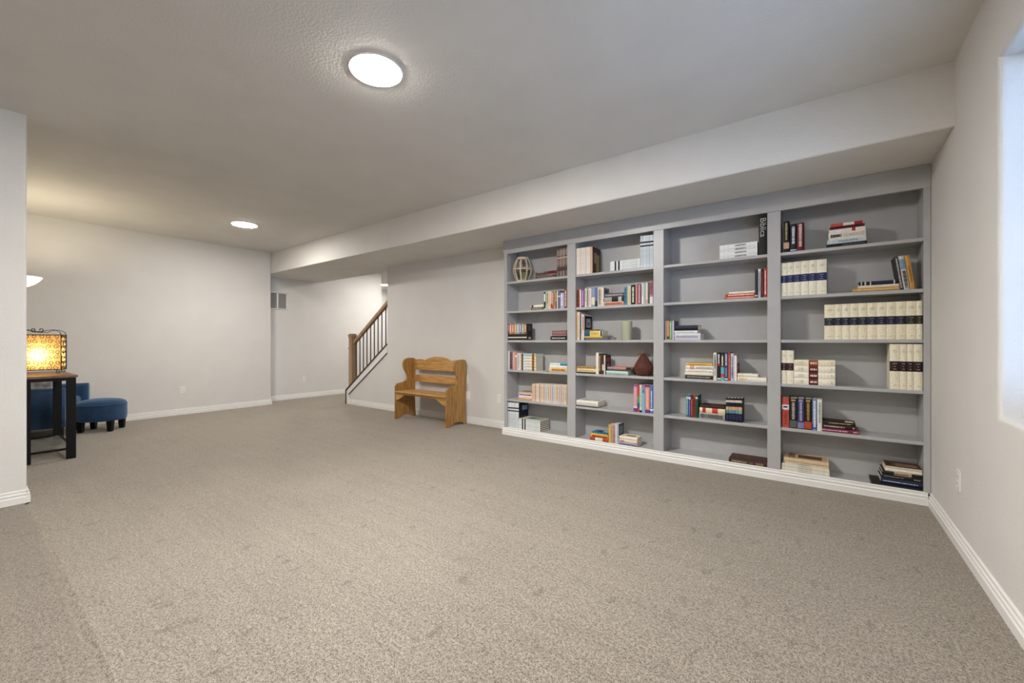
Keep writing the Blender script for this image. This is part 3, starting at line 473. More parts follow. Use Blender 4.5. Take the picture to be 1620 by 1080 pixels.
# ---- rightmost bay
def cream(band, extra=()): return dict(bands=((.38, .60, band),) + tuple(extra), txt=((.13, .20, 'd5cfb8', .42), (.425, .44, '8f8c84', .5), (.485, .50, 'a8a59c', .16), (.545, .56, '8f8c84', .42), (.90, .915, 'c9c2a8', .4)), d=.17)
def edges(xs, v0, v1, fn): return [(xs[i], xs[i + 1], v0 + (v1 - v0) * i / (len(xs) - 2)) + fn(i) for i in range(len(xs) - 1)]
row(3, 0, ZL, [(84, 138, 350, '15110f', 'black hardback with tan title', dict(txt=((.06, .6, 'b5a070', .4),), bands=((.68, .88, 'c9a48c'),))), (146, 206, 375, '171a2c', 'navy hardback with white title', dict(txt=((.1, .72, 'd4d8dc', .5),), bands=((.92, .96, 'd0d4e0'),))), (209, 272, 362, '6d1c1e', 'dark red hardback with white title', dict(txt=((.05, .85, 'd8c4bc', .5),), cover=((0, 1, 0, 1, '1d0f12'),), d=.17))], depth=.17)
pile(3, 0, ZL, [(482, 856, 34, '17161a', 'black hardback', dict(txt=((.4, .95, '6a6a6c', .3),))), (488, 850, 38, 'c9d6d9', 'pale teal hardback', dict(txt=((.3, .8, '8a9ea2', .4),))), (500, 846, 66, 'ebe5da', 'thick white bold-lettered hardback', dict(txt=((.06, .36, '3a3836', .5), (.42, .98, 'd0c8b8', .6)), bands=((.0, 1, 'ebe5da'),))), (505, 840, 30, 'efe9e0', 'white paperback with red square', dict(bands=((.64, .74, 'b32f2c'),))), (512, 835, 26, '6d1a1c', 'dark red paperback', dict(txt=((.05, .95, '2a1416', .6),))), (520, 815, 26, 'efe8e0', 'white and red paperback', dict(bands=((0, .4, 'c4544c'), (.75, 1, 'a02a28'))))], y=4.05)
row(3, 1, ZL, edges([62, 120, 180, 245, 318, 390, 484], 735, 700, lambda i: ('eee8d6', 'cream hardback with navy band', cream('1c2a5c'))), y=4.036)
pile(3, 1, ZL, [(722, 1168, 36, 'c29a5c', 'tan hardback', dict(txt=((.1, .95, 'e0c48c', .4),))), (772, 1166, 24, 'e4d6bc', 'cream paperback'), (782, 1130, 36, '161b3c', 'navy hardback', dict(bands=((.05, .08, 'd0cfc8'), (.15, .2, 'c9b8a0'), (.3, .33, 'd0cfc8'), (.92, .96, 'c9c4b8'))))], y=4.045)
# three books leaning to the left against nothing but each other
for (a, b, vt, col, ds, i, op) in ((1158, 1192, 672, '2b2a2a', 'black and white book', 0, dict(txt=((.05, .95, 'b9b6b0', .5),))), (1194, 1252, 664, 'c3c8cc', 'pale blue and brown book', 1, dict(bands=((.1, .4, '7d98ac'),), txt=((.45, .95, '5a3c2c', .6),))), (1254, 1302, 658, 'c69145', 'ochre book', 2, dict(txt=((.3, .8, '8a5f28', .3),)))):
    x0, x1 = XU(1225 + a / 5.84, 4.042), XU(1225 + b / 5.84, 4.042); h = at(1225 + (a + b) / 11.68, 290 + vt / 5.84, y=4.042).z - SH[1]
    book('%s leaning left, %s of three, second shelf, rightmost bay' % (ds, ('leftmost', 'middle', 'rightmost')[i]), 'leaning books on the second shelf of the rightmost bay', ((x0 + x1) / 2 + .002, 4.042, SH[1] + math.sin(math.radians(7.5)) * (x1 - x0) / 2), h, (x1 - x0) * .96, .17, col, lean=-math.radians(7.5), **op)
row(3, 2, ZM, edges([503, 604, 679, 760, 845, 935, 1030, 1125, 1222, 1325, 1428, 1498], 138, 98, lambda i: (['ece4c8', 'eee6cc', 'efe8d0', 'ece4ca'][i % 4], 'cream hardback with navy band' if i < 9 else 'cream hardback with olive-black band', cream('191f3a' if i < 9 else '2a271c'))), y=4.036)
row(3, 3, ZM, edges([66, 126, 194], 596, 597, lambda i: ('eee8d4', 'cream hardback with maroon band', cream('3d1420'))), y=4.036)
pile(3, 3, ZM, [(196, 612, 63, 'eee8d8', 'cream hardback with maroon band', dict(bands=((.37, .60, '5c1c24'),), txt=((.12, .24, 'd5cfbc', .5), (.41, .57, 'e4d0c4', .35), (.9, .95, 'cfc8b0', .6)), d=.17)) if i < 3 else (196, 612, 63, 'e8e0c4', 'cream hardback with rust-brown band', dict(bands=((.37, .60, '8a4a2c'),), txt=((.12, .24, 'd5cfbc', .5), (.41, .57, 'e8d4b8', .4), (.9, .95, 'cfc8b0', .6)), d=.17)) for i in range(4)], y=4.036)
row(3, 3, ZM, edges([1160, 1262, 1335, 1400, 1506], 534, 535, lambda i: ('ece5cf', 'cream hardback with maroon-black band', cream('2c1218'))), y=4.034, start=2)
row(3, 4, ZN, [(52, 140, 66, 'c0524a', 'red hardback with white label', dict(bands=((.24, .40, 'e6e4e8'),), txt=((.28, .34, '2c3a6a', .7), (.45, .9, '9c3a34', .5)))), (146, 241, 80, '17161a', 'black novel with cream title', dict(txt=((.03, .09, 'b89a60', .7), (.12, .7, 'a8a294', .4)), bands=((.74, .97, '5a5a58'),))), (245, 326, 82, '3c3a66', 'violet novel with silver title', dict(txt=((.03, .1, 'a8a8c4', .7), (.12, .72, 'a49cc0', .45)), bands=((.78, .97, '7d7aa4'),))), (330, 420, 86, '1c1412', 'black and orange novel', dict(txt=((.03, .1, 'c99a60', .7), (.13, .7, 'a8824a', .4)), bands=((.74, .97, 'b0492c'),))), (425, 482, 88, '6f8cc0', 'blue and white hardback', dict(txt=((.05, .9, 'dfe4ec', .5),), bands=((.8, .96, '34549c'),))), (484, 544, 90, 'dfe0d8', 'white hardback with grey title', dict(txt=((.1, .75, '8a8c88', .35),)))], depth=.165)
pile(3, 4, ZN, [(520, 1002, 44, '7c1c42', 'crimson hardback with white title', dict(txt=((.03, .7, 'e0b8c4', .3), (.85, .98, 'e0b8c4', .3)))), (524, 964, 50, '2a1216', 'dark maroon paperback', dict(txt=((.1, .68, 'b8a8a0', .35), (.9, .95, 'c9c0b4', .4)))), (545, 950, 36, '1c1614', 'black paperback with cream cover corner', dict(cover=((.7, .95, .1, .6, 'd9c49c'), (.1, .6, .2, .7, '3a2422')), txt=((.2, .9, 'c8a878', .3),)))], y=4.05)
pile(3, 5, ZN, [(48, 638, 26, 'ddd6c6', 'cream magazine', jf_ := dict(soft=True, txt=((.35, .65, 'a8a294', .4),), d=.2)), (50, 634, 24, 'e4decf', 'pale cream magazine', jf_), (52, 636, 24, 'd6d0c0', 'beige magazine', jf_), (54, 632, 22, 'e2dccc', 'ivory magazine', jf_), (90, 620, 22, 'd9ccb4', 'sand magazine', dict(soft=True, txt=((.3, .6, '8ea090', .5),), d=.2)), (80, 622, 26, 'cdb491', 'tan magazine', dict(soft=True, txt=((.1, .9, 'b59a74', .3),), d=.2)), (78, 624, 28, 'd9c3a0', 'tan magazine with brown picture cover', dict(soft=True, d=.2, cover=((.03, .97, .06, .94, 'c9b08c'), (.32, .86, .2, .75, '6a3f2a'), (.1, .25, .1, .9, '8a6a4a'))))], which='left', y=4.034)
pile(3, 5, ZO, [(706, 1465, 40, '121216', 'wide black hardback', dict(d=.21, y=4.03, txt=())), (842, 1465, 84, '14203f', 'navy hardback with white title', dict(d=.2, txt=((.05, .9, 'c9d0dc', .16),))), (858, 1465, 52, '17171b', 'black hardback with small title', dict(d=.19, txt=((.05, .55, 'a09a90', .2), (.8, .96, 'b09a70', .3)))), (866, 1465, 50, '1b1716', 'black paperback with pale title', dict(d=.19, bands=((.3, .74, 'b59a7c'),), txt=((.28, .66, '6a625a', .4),))), (905, 1465, 44, 'e6dfd2', 'white paperback', dict(d=.18,)), (910, 1465, 34, 'cfc4b2', 'cream paperback with brown photo cover', dict(d=.18, cover=((0, 1, 0, 1, '5a4030'), (.05, .2, .2, .8, '3a1a14'), (.3, .9, .15, .6, '8a7058'))))], which='right', y=4.04)

# ------------------------------------------------------------------ lantern, candles, pear on the shelves
M_WASH = pm('whitewashed_wood', 'cbbba4', .8, .2, 40)
M_CANDLE = pm('sage_wax', 'a9ab92', .5, .05, 10)
M_GCAND = pm('green_wax', '8f9c62', .5, .08, 20)
lx = XU(825.7, 4.13); lz = SH[0]
la = thing('lantern', 'whitewashed slatted wood lantern on the top left shelf', 'lantern', (lx, 4.147, lz))
LH, LR = .300, .115
for (z0, z1, r) in ((0, .022, .072), (LH - .03, LH, .072), (LH * .5 - .006, LH * .5 + .006, LR + .004)):
    MB().lathe([(r - .012, z0), (r, z0), (r, z1), (r - .012, z1)], 24).build('hoop', M_WASH, la)
def lr(q): return .066 + (LR - .066) * math.sin(math.pi * q)
s0 = None
for k in range(9):
    mb = MB(); pts = []
    for i in range(9):
        q = i / 8; r = lr(q); z = .008 + (LH - .016) * q
        pts += [(r - .005, -.0085, z), (r + .005, -.0085, z), (r + .005, .0085, z), (r - .005, .0085, z)]
    fs = [(i * 4 + j, i * 4 + (j + 1) % 4, i * 4 + 4 + (j + 1) % 4, i * 4 + 4 + j) for i in range(8) for j in range(4)]
    if s0 is None: s0 = mb.add(pts, fs + [(0, 1, 2, 3), (32, 33, 34, 35)]).build('slat', M_WASH, la); o = s0
    else: o = s0.copy(); COL.objects.link(o); o.parent = la
    o.rotation_euler = (0, 0, 2 * math.pi * k / 9 + .2)
MB().lathe([(.001, .002), (.052, .002), (.052, .012), (.001, .012)], 20).build('floor_disc', M_WASH, la)
ca = thing('candle', 'green pillar candle inside the slatted lantern', 'candle', (lx, 4.147, lz + .0125))
MB().lathe([(.001, 0), (.033, 0), (.034, .004), (.034, .108), (.030, .114), (.001, .110)], 24).build('wax', M_GCAND, ca, True)
MB().tube([(0, 0, .11), (.001, 0, .125)], .0015, 6).build('wick', M_BLACK, ca)
cx = XU(991.8, 4.11); chh = .195
cb = thing('candle', 'sage grey pillar candle on the third shelf of the second bay', 'candle', (cx, 4.11, SH[2]))
MB().lathe([(.001, 0), (.050, 0), (.0525, .004), (.0525, chh - .006), (.048, chh), (.03, chh - .006), (.001, chh - .008)], 32).build('wax', M_CANDLE, cb, True)
MB().tube([(0, 0, chh - .01), (.001, .001, chh + .006)], .0016, 6).build('wick', M_BLACK, cb)
# beaded pear
px_ = XU(1017.6, 4.12)
M_PEAR = pm('dark_brown_beads', '42211b', .45, .25, 60); M_STEM = pm('gold_brown_stem', '8a6a3c', .5, .15, 40)
pe = thing('decorative_pear', 'dark red-brown beaded pear ornament on the fourth shelf', 'ornament', (px_, 4.13, SH[3]))
prof = [(.001, .006), (.045, .0), (.07, .018), (.086, .05), (.089, .08), (.082, .108), (.066, .138), (.047, .168), (.034, .192), (.026, .21), (.012, .222), (.001, .222)]
MB().lathe(prof, 28).build('body', M_PEAR, pe, True)
bd = MB()
def prad(z):
    for (r0, z0), (r1, z1) in zip(prof[1:], prof[2:]):
        if z0 <= z <= z1 and z1 > z0: return r0 + (r1 - r0) * (z - z0) / (z1 - z0)
    return .01
ic = bmesh.new(); bmesh.ops.create_icosphere(ic, subdivisions=1, radius=.0052); IV = [v.co.copy() for v in ic.verts]; IF = [tuple(v.index for v in f.verts) for f in ic.faces]; ic.free()
zz = .01; rowi = 0
while zz < .215:
    r = prad(zz); n = max(6, int(2 * math.pi * r / .0098))
    for j in range(n):
        a = 2 * math.pi * (j + .5 * (rowi % 2)) / n
        c = Vector((r * math.cos(a), r * math.sin(a), zz)); bd.add([v + c for v in IV], IF)
    zz += .009; rowi += 1
tag(bd.build('beads', pm('red_brown_bead', '6e3a30', .3, .5, 140), pe, True, recalc=False), kind='stuff')
MB().tube([(0, 0, .218), (.002, 0, .235), (.008, -.004, .256)], [.006, .005, .006], 8).build('stem', M_STEM, pe, True)
def leaf(ax, sx):
    mb = MB(); pts = []
    for i in range(7):
        q = i / 6; w = .009 * math.sin(math.pi * min(1, q * 1.02)) + .0006
        c = Vector((sx * (.012 + .050 * q), -.01 - .012 * q, .222 + .012 * math.sin(q * 3) - .03 * q * q))
        pts += [c + Vector((0, -.3 * w, w)), c + Vector((0, -.004, 0)), c + Vector((0, .3 * w, -w))]
    mb.add(pts, [(i * 3 + j, i * 3 + j + 1, i * 3 + 4 + j, i * 3 + 3 + j) for i in range(6) for j in range(2)])
    o = mb.build('leaf', M_STEM, pe); s = o.modifiers.new('s', 'SOLIDIFY'); s.thickness = .0015
leaf(0, -1)
tn = MB().tube([(.005 + .055 * (i / 20) + .012 * math.cos(i * .75), .012 * math.sin(i * .75), .222 - .012 * (i / 20) + .012 * math.sin(i * .75 + 1)) for i in range(24)], .002, 6)
tn.build('tendril', M_IRON, pe, True)

# ------------------------------------------------------------------ wooden bench
BXR, BXL, BT = -3.925, -5.005, .024
ZQ = (610, 550, 7.713)
def bp(x, y): p = at(ZQ[0] + x / ZQ[2], ZQ[1] + y / ZQ[2], x=BXR); return (p.y, max(0, p.z))
Bf, Bb = 3.842, 4.225
# side outline (y, z): tall wing back, waist, low arm, curved foot cut-out
side = [(Bf, 0), (Bf + .06, 0), (Bf + .10, .018), (Bf + .15, .040), (Bf + .22, .046), (Bf + .29, .036), (Bf + .33, .010), (Bb - .03, 0), (Bb, 0), (Bb - .012, .18), (Bb - .016, .36), (Bb - .008, .60), (Bb + .004, .80), (Bb, .86), (Bb - .02, .885), (Bb - .07, .893),
        (Bb - .14, .893), (Bb - .195, .882), (Bb - .228, .855), (Bb - .243, .815), (Bb - .243, .775), (Bb - .228, .73), (Bb - .20, .685), (Bb - .174, .645), (Bb - .164, .610), (Bb - .172, .575), (Bb - .20, .550), (Bb - .25, .536), (Bb - .30, .530), (Bb - .34, .526), (Bf + .02, .512), (Bf + .004, .49), (Bf, .46)]
bench = thing('wooden_bench', 'honey pine settle bench with winged sides beside the wall', 'bench', ((BXR + BXL) / 2, 4.05, 0))
ox_, oy_ = (BXR + BXL) / 2, 4.05
sd = [(y - oy_, z) for y, z in side]
hwB = (BXR - BXL) / 2
for s in (-1, 1):
    x0 = s * hwB - (BT if s > 0 else 0)
    o = MB().prism(sd, x0, x0 + BT, 'x').build('side_panel', M_PINEV, bench, bevel=.005)
    if s > 0:
        for (yy, z) in ((Bf + .012, .45), (Bf + .05, .44), (Bf + .16, .45), (Bb - .03, .47), (Bf + .012, .34), (Bf + .012, .29), (Bb - .01, .83), (Bb - .02, .58), (Bb - .012, .70)):
            MB().lathe([(.001, 0), (.006, 0), (.006, .0016), (.001, .0016)], 10).build('wood_plug', M_DWOOD, o).matrix_local = Matrix.Translation((hwB, yy - oy_, z)) @ Matrix.Rotation(math.pi / 2, 4, 'Y')
MB().box(-hwB + BT, hwB - BT, Bf - .016 - oy_, 4.19 - oy_, .395, .417).build('seat', M_PINE, bench, bevel=.006)
ap = [(-hwB + BT, .395), (-hwB + BT, .285)]
n = 26
for i in range(n + 1):
    q = i / n; x = -hwB + BT + .02 + (2 * hwB - 2 * BT - .04) * q; e = min(q, 1 - q) * 2
    z = .285 + .085 * min(1, (e / .34)) ** 1.3 if e < .34 else .37 - .002 * math.sin((e - .34) * 4.7)
    ap.append((x, z))
ap += [(hwB - BT, .285), (hwB - BT, .395)]
MB().prism(ap, Bf + .008 - oy_, Bf + .030 - oy_, 'y').build('apron', M_PINE, bench, bevel=.002)
cr = [(-hwB + BT, .715), (hwB - BT, .715), (hwB - BT, .868)]
for i in range(31):
    q = i / 30; x = hwB - BT - .01 - (2 * hwB - 2 * BT - .02) * q
    e = abs(q - .5) * 2; z = .868 + (.007 if .66 < e < .86 else 0) + (.050 * (1 - (e / .52) ** 2.2) if e < .52 else 0) - (.006 if .52 < e < .6 else 0) - (.005 if e < .05 else 0)
    cr.append((x, z))
cr.append((-hwB + BT, .868))
MB().prism(cr, 4.190 - oy_, 4.212 - oy_, 'y').build('crest_rail', M_PINE, bench, bevel=.003)
MB().box(-hwB + BT, hwB - BT, 4.180 - oy_, 4.200 - oy_, .535, .640).build('back_slat', M_PINE, bench, bevel=.004)

# ------------------------------------------------------------------ stair railing
ry = YW + T / 2
rl = thing('stair_railing', 'stair railing with oak newel, handrail and dark iron balusters', 'railing', (SX0, ry, 0))
NX = .088                                       # newel centre from the start of the slope
def nb(name, w, z0, z1, bev=.004): return MB().box(NX - w / 2, NX + w / 2, -w / 2, w / 2, z0, z1).build(name, M_OAK, rl, bevel=bev)
zb = SZ0 + SL * (NX - .065)
nb('newel_post', .095, zb - .03, 1.235); nb('newel_collar', .112, 1.0, 1.03); nb('newel_collar', .106, 1.205, 1.235); nb('newel_cap', .122, 1.235, 1.262, .008); nb('newel_cap', .10, 1.262, 1.282, .008)
RA = 1.165; x1 = XK - SX0 + .02
def rz_(x): return RA + SL * .985 * (x - .17)
MB().prism([(NX + .055, rz_(NX + .055) - .075), (x1, rz_(x1) - .075), (x1, rz_(x1)), (NX + .055, rz_(NX + .055))], -.032, .032, 'y').build('handrail', M_OAK, rl, bevel=.012, seg=3)
for k in range(10):
    bx = .215 + k * .1075
    if bx > XK - SX0: break
    MB().box(bx - .0065, bx + .0065, -.0065, .0065, SZ0 + SL * bx, rz_(bx) - .06).build('baluster', M_IRON, rl)

# ------------------------------------------------------------------ outlets, plates, vent
def outlet(label, loc, rz, kind='outlet'):
    t = thing('wall_' + kind, label, 'outlet' if kind == 'outlet' else 'wall plate', loc, rz, 'white wall plates')   # faces -y
    MB().box(-.036, .036, -.006, 0, -.058, .058).build('plate', M_PLAST, t, bevel=.003)
    if kind == 'outlet':
        for s in (-1, 1):
            f = MB().lathe([(.001, 0), (.0165, 0), (.0165, .0022), (.001, .0022)], 20).build('socket', M_PLAST, t)
            f.matrix_local = Matrix.Translation((0, -.006, s * .0195)) @ Matrix.Rotation(math.pi / 2, 4, 'X')
            sl_ = MB()
            for d in (-.0062, .0062): sl_.box(d - .001, d + .001, -.0088, -.0078, s * .0195 - .002, s * .0195 + .006)
            sl_.build('slots', M_BLACK, t)
    else: MB().box(-.008, .008, -.011, -.006, -.014, .014).build('toggle', M_PLAST, t, bevel=.002)
    return t
outlet('white outlet on the wall between bench and bookcase', (-3.387, YW, .384), 0)
outlet('white outlet low on the far wall beyond the ottoman', (XB, 2.107, .385), -math.pi / 2 + math.pi)
outlet('white outlet low on the recessed wall beside the stair', (XREC, 4.208, .383), math.pi / 2)
outlet('white outlet low on the wall under the window', (XR, 3.307, .373), -math.pi / 2)
outlet('white lower outlet half hidden behind the bench side', (at(740.5, 625, y=YW).x, YW, at(740.5, 625, y=YW).z), 0)
outlet('white upper wall plate half hidden behind the bench side', (at(738.6, 600, y=YW).x, YW, at(738.6, 600, y=YW).z), 0, 'plate')
vt = thing('return_air_vent', 'white slatted air vent high on the recessed wall', 'vent', (XREC, 3.70, 1.76))
VW, VH = .18, .335
MB().box(0, .012, -VW, -VW + .02, 0, VH).box(0, .012, VW - .02, VW, 0, VH).box(0, .012, -VW, VW, 0, .02).box(0, .012, -VW, VW, VH - .02, VH).box(0, .012, -.014, .014, 0, VH).build('frame', M_TRIM, vt, bevel=.002)
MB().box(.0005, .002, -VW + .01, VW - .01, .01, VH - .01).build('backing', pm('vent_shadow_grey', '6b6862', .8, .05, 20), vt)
s0 = None
for k in range(14):
    if s0 is None: s0 = MB().box(-.004, .004, -VW + .015, VW - .015, -.001, .001).build('slat', M_TRIM, vt); o = s0
    else: o = s0.copy(); COL.objects.link(o); o.parent = vt
    o.location = (.006, 0, .03 + k * .0212); o.rotation_euler = (0, math.radians(35), 0)

# ------------------------------------------------------------------ hall door seen past the railing
dr = thing('door_1', 'white hall door far behind the stair balusters', 'door', (-10.8, 8.0, 0)); dr['kind'] = 'structure'
MB().box(0, .03, -.45, .45, .01, 2.03).build('door_leaf', M_TRIM, dr, bevel=.003)
for z0, z1 in ((.25, .95), (1.1, 1.85)): MB().box(.03, .036, -.3, .3, z0, z1).build('panel', M_TRIM, dr, bevel=.004)

# ------------------------------------------------------------------ console table (left room)
TX0, TX1, TY0, TY1, TZ = -6.80, -5.84, .335, .715, .812
M_TOP = pm('walnut_table_top', '7b5a40', .4, .2, 8, stretch=(.2, 3, 1), detail=5)
tb = thing('console_table', 'black metal console table with wood top behind the wall end', 'table', ((TX0 + TX1) / 2, (TY0 + TY1) / 2, 0))
hx, hy = (TX1 - TX0) / 2, (TY1 - TY0) / 2
MB().box(-hx, hx, -hy, hy, TZ - .022, TZ).build('table_top', M_TOP, tb, bevel=.002)
for sx in (-1, 1):
    for sy in (-1, 1):
        cx_, cy_ = sx * (hx - .022), sy * (hy - .045)
        MB().box(cx_ - .016, cx_ + .016, cy_ - .033, cy_ + .033, 0, TZ - .022).build('leg', M_BLACK, tb, bevel=.002)
MB().box(-hx + .01, hx - .01, -hy + .02, -hy + .04, TZ - .052, TZ - .022).box(-hx + .01, hx - .01, hy - .04, hy - .02, TZ - .052, TZ - .022).box(-hx + .01, -hx + .03, -hy + .02, hy - .02, TZ - .052, TZ - .022).box(hx - .03, hx - .01, -hy + .02, hy - .02, TZ - .052, TZ - .022).build('apron_rail', M_BLACK, tb)
sh = MB(); z0 = .088
sh.box(-hx + .01, hx - .01, -hy + .02, -hy + .035, z0, z0 + .02).box(-hx + .01, hx - .01, hy - .035, hy - .02, z0, z0 + .02).box(-hx + .01, -hx + .025, -hy + .02, hy - .02, z0, z0 + .02).box(hx - .025, hx - .01, -hy + .02, hy - .02, z0, z0 + .02)
sh.build('shelf_rim', M_BLACK, tb)
ms = MB()
M_MESH = pm('grey_wire_mesh', '9a9890', .5, .1, 30, metal=.4)
k = -hx - hy
while k < hx + hy:
    for sg in (1, -1):
        y0, y1 = -hy + .03, hy - .03; xa, xb = k + (0 if sg > 0 else (y1 - y0)), k + ((y1 - y0) if sg > 0 else 0)
        lo, hi = -hx + .02, hx - .02
        if lo < xa < hi and lo < xb < hi:
            w = .0022; ms.add([(xa - w, y0, z0 + .012), (xa + w, y0, z0 + .012), (xb + w, y1, z0 + .012), (xb - w, y1, z0 + .012), (xa - w, y0, z0 + .0135), (xa + w, y0, z0 + .0135), (xb + w, y1, z0 + .0135), (xb - w, y1, z0 + .0135)], [(0, 1, 2, 3), (4, 5, 6, 7), (0, 1, 5, 4), (2, 3, 7, 6)])
    k += .0135
tag(ms.build('mesh_shelf', M_MESH, tb), kind='stuff')

# ------------------------------------------------------------------ scrollwork table lamp
lt = thing('table_lamp', 'square glowing table lamp with black scrollwork on the console table', 'lamp', (-6.33, .510, TZ), math.radians(-20 + 90))
# local: front faces -y, width along x
lw, ld, l0, l1 = .165, .075, .042, .395
def scroll(cx, cz, r, turns, a0, y, sgn=1, n=18): return [(cx + sgn * r * (1 - .8 * i / n) * math.cos(a0 + turns * 2 * math.pi * i / n), y, cz + r * (1 - .8 * i / n) * math.sin(a0 + turns * 2 * math.pi * i / n)) for i in range(n + 1)]
gl = bpy.data.materials.new('lamp_shade_fabric'); gl.use_nodes = True; nt = gl.node_tree; nt.nodes.remove(nt.nodes['Principled BSDF'])
tr_ = nt.nodes.new('ShaderNodeBsdfTranslucent'); df_ = nt.nodes.new('ShaderNodeBsdfDiffuse'); mx_ = nt.nodes.new('ShaderNodeMixShader'); mx_.inputs[0].default_value = .3
wn_ = nt.nodes.new('ShaderNodeTexNoise'); wn_.inputs['Scale'].default_value = 60; rp_ = nt.nodes.new('ShaderNodeValToRGB')
rp_.color_ramp.elements[0].color = (.86, .60, .26, 1); rp_.color_ramp.elements[1].color = (.95, .72, .36, 1)
nt.links.new(wn_.outputs['Fac'], rp_.inputs[0]); nt.links.new(rp_.outputs[0], tr_.inputs[0]); nt.links.new(rp_.outputs[0], df_.inputs[0])
nt.links.new(tr_.outputs[0], mx_.inputs[1]); nt.links.new(df_.outputs[0], mx_.inputs[2]); nt.links.new(mx_.outputs[0], nt.nodes['Material Output'].inputs[0])
MB().box(-lw + .006, lw - .006, -ld + .006, ld - .006, l0 + .005, l1 - .005).build('lamp_shade', gl, lt)
MB().lathe([(.001, l0 + .10), (.016, l0 + .10), (.030, l0 + .14), (.030, l0 + .17), (.018, l0 + .195), (.001, l0 + .2)], 14).build('bulb', emis('table_lamp_bulb', (1, .84, .58), 17), lt, True)
fr = MB()
for sx in (-1, 1):
    for sy in (-1, 1): fr.tube([(sx * lw, sy * ld, l0 - .006), (sx * lw, sy * ld, l1)], .004, 6)
for z in (l0, l1):
    fr.tube([(-lw, -ld, z), (lw, -ld, z)], .0035, 6).tube([(-lw, ld, z), (lw, ld, z)], .0035, 6).tube([(-lw, -ld, z), (-lw, ld, z)], .0035, 6).tube([(lw, -ld, z), (lw, ld, z)], .0035, 6)
fr.build('frame', M_BLACK, lt)
for sy in (-1, 1):
    for sx in (-1, 1):
        MB().tube(scroll(sx * (lw - .018), .022, .019, 1.15, math.pi * .5, sy * ld, sx), .0035, 6).build('scroll_foot', M_BLACK, lt, True)
    tp_ = [(-lw, l1), (-lw + .01, l1 + .03), (-lw + .05, l1 + .052), (-lw + .10, l1 + .045), (-.03, l1 + .028), (0, l1 + .024)]
    a = MB().tube([(x, sy * ld, z) for x, z in tp_] + [(-x, sy * ld, z) for x, z in tp_[::-1][1:]], .003, 6)
    if sy < 0:
        for s in (-1, 1): a.tube(scroll(s * .024, l1 + .05, .022, 1.1, -math.pi * .8, sy * ld, s), .0035, 6)
    a.build('crest_scroll', M_BLACK, lt, True)
# scrollwork overlay: rows of small curls on the four faces
def curls(name, half, off, axis):
    mb = MB(); rows = 7; cols = max(2, int(round(2 * half / .05)))
    for i in range(rows):
        for j in range(cols):
            cx = -half + (j + .5 + (.25 if i % 2 else -.0)) * 2 * half / cols; cz = l0 + .02 + i * (l1 - l0 - .035) / (rows - 1)
            sg = 1 if (i + j) % 2 else -1
            a0 = random.uniform(0, 6.28)
            pts = scroll(cx, cz, .023, 1.15, a0, 0, sg, 14); e0 = pts[0]
            pts = [(e0[0] + sg * .016 * math.cos(a0 + 2.2), 0, e0[2] + .016 * math.sin(a0 - 1.2))] + pts
            pts = [(max(-half, min(half, p[0])), 0, max(l0 + .004, min(l1 - .004, p[2]))) for p in pts]
            mb.tube([(p[0], off, p[2]) if axis == 'x' else (off, p[0], p[2]) for p in pts], .0022, 4)
    return tag(mb.build(name, M_BLACK, lt), kind='stuff')
curls('front_scrollwork', lw - .008, -ld - .001, 'x'); curls('side_scrollwork', ld - .008, lw + .001, 'y'); curls('side_scrollwork', ld - .008, -lw - .001, 'y')

# ------------------------------------------------------------------ tub armchair, ottoman, pillow, floor lamp
fang = math.radians(24)                      # chair turned a little towards the room
ch = thing('armchair', 'dark blue velvet tub armchair behind the console table', 'armchair', (-7.55, .575, 0), -fang)
# local: faces +y. wall of the tub as a swept U shell
def tub(z0, z1, name):
    mb = MB(); path = []
    n = 20; wo, th_ = .385, .10
    for i in range(7): path.append((wo, .36 - .36 * i / 6 * .9))
    for i in range(1, n): a = math.pi * i / n; path.append((wo * math.cos(a), .036 - .40 * math.sin(a)))
    for i in range(7): path.append((-wo, .036 + .324 * i / 6))
    m = len(path); vs = []
    for i, (x, y) in enumerate(path):
        p = Vector((x, y)); a = Vector(path[max(0, i - 1)]); b = Vector(path[min(m - 1, i + 1)]); t_ = (b - a).normalized(); nrm = Vector((t_.y, -t_.x))
        if nrm.dot(p) < 0: nrm = -nrm
        q = abs(i / (m - 1) - .5) * 2; top = z1 + .115 * max(0, 1 - q * 2.0)
        i_ = p - nrm * th_
        ee = min(i, m - 1 - i); sq = 1 if ee > 1 else (.72 if ee == 0 else .95)
        c = p - nrm * th_ / 2; h2 = th_ / 2 * sq
        for k_ in range(12):
            if k_ < 1: dd, z = h2, z0
            elif k_ < 2: dd, z = h2, top - .05
            elif k_ < 9: a_ = math.pi * (k_ - 2) / 6; dd, z = h2 * math.cos(a_), top - .05 + .05 * math.sin(a_)
            elif k_ < 10: dd, z = -h2, top - .06
            elif k_ < 11: dd, z = -h2, (top + z0) / 2
            else: dd, z = -h2, z0
            vs.append((c.x + nrm.x * dd, c.y + nrm.y * dd, z))
    fs = [(i * 12 + j, i * 12 + (j + 1) % 12, i * 12 + 12 + (j + 1) % 12, i * 12 + 12 + j) for i in range(m - 1) for j in range(12)]
    fs += [tuple(range(12)), tuple(range((m - 1) * 12, m * 12))]
    return mb.add(vs, fs).build(name, M_BLUE, ch, True)
tub(.135, .598, 'tub_back')
MB().box(-.27, .27, -.30, .30, .14, .33).build('seat_base', M_BLUE, ch, bevel=.02)
MB().box(-.275, .275, -.30, .315, .33, .45).build('seat_cushion', M_BLUE, ch, True, bevel=.045, seg=4)
for sx in (-1, 1):
    for sy in (-.28, .29): MB().prism([(sx * .28 - .028, sy - .028), (sx * .28 + .028, sy - .028), (sx * .28 + .028, sy + .028), (sx * .28 - .028, sy + .028)], 0, .14, 'z').build('leg', M_BLACK, ch, bevel=.003)
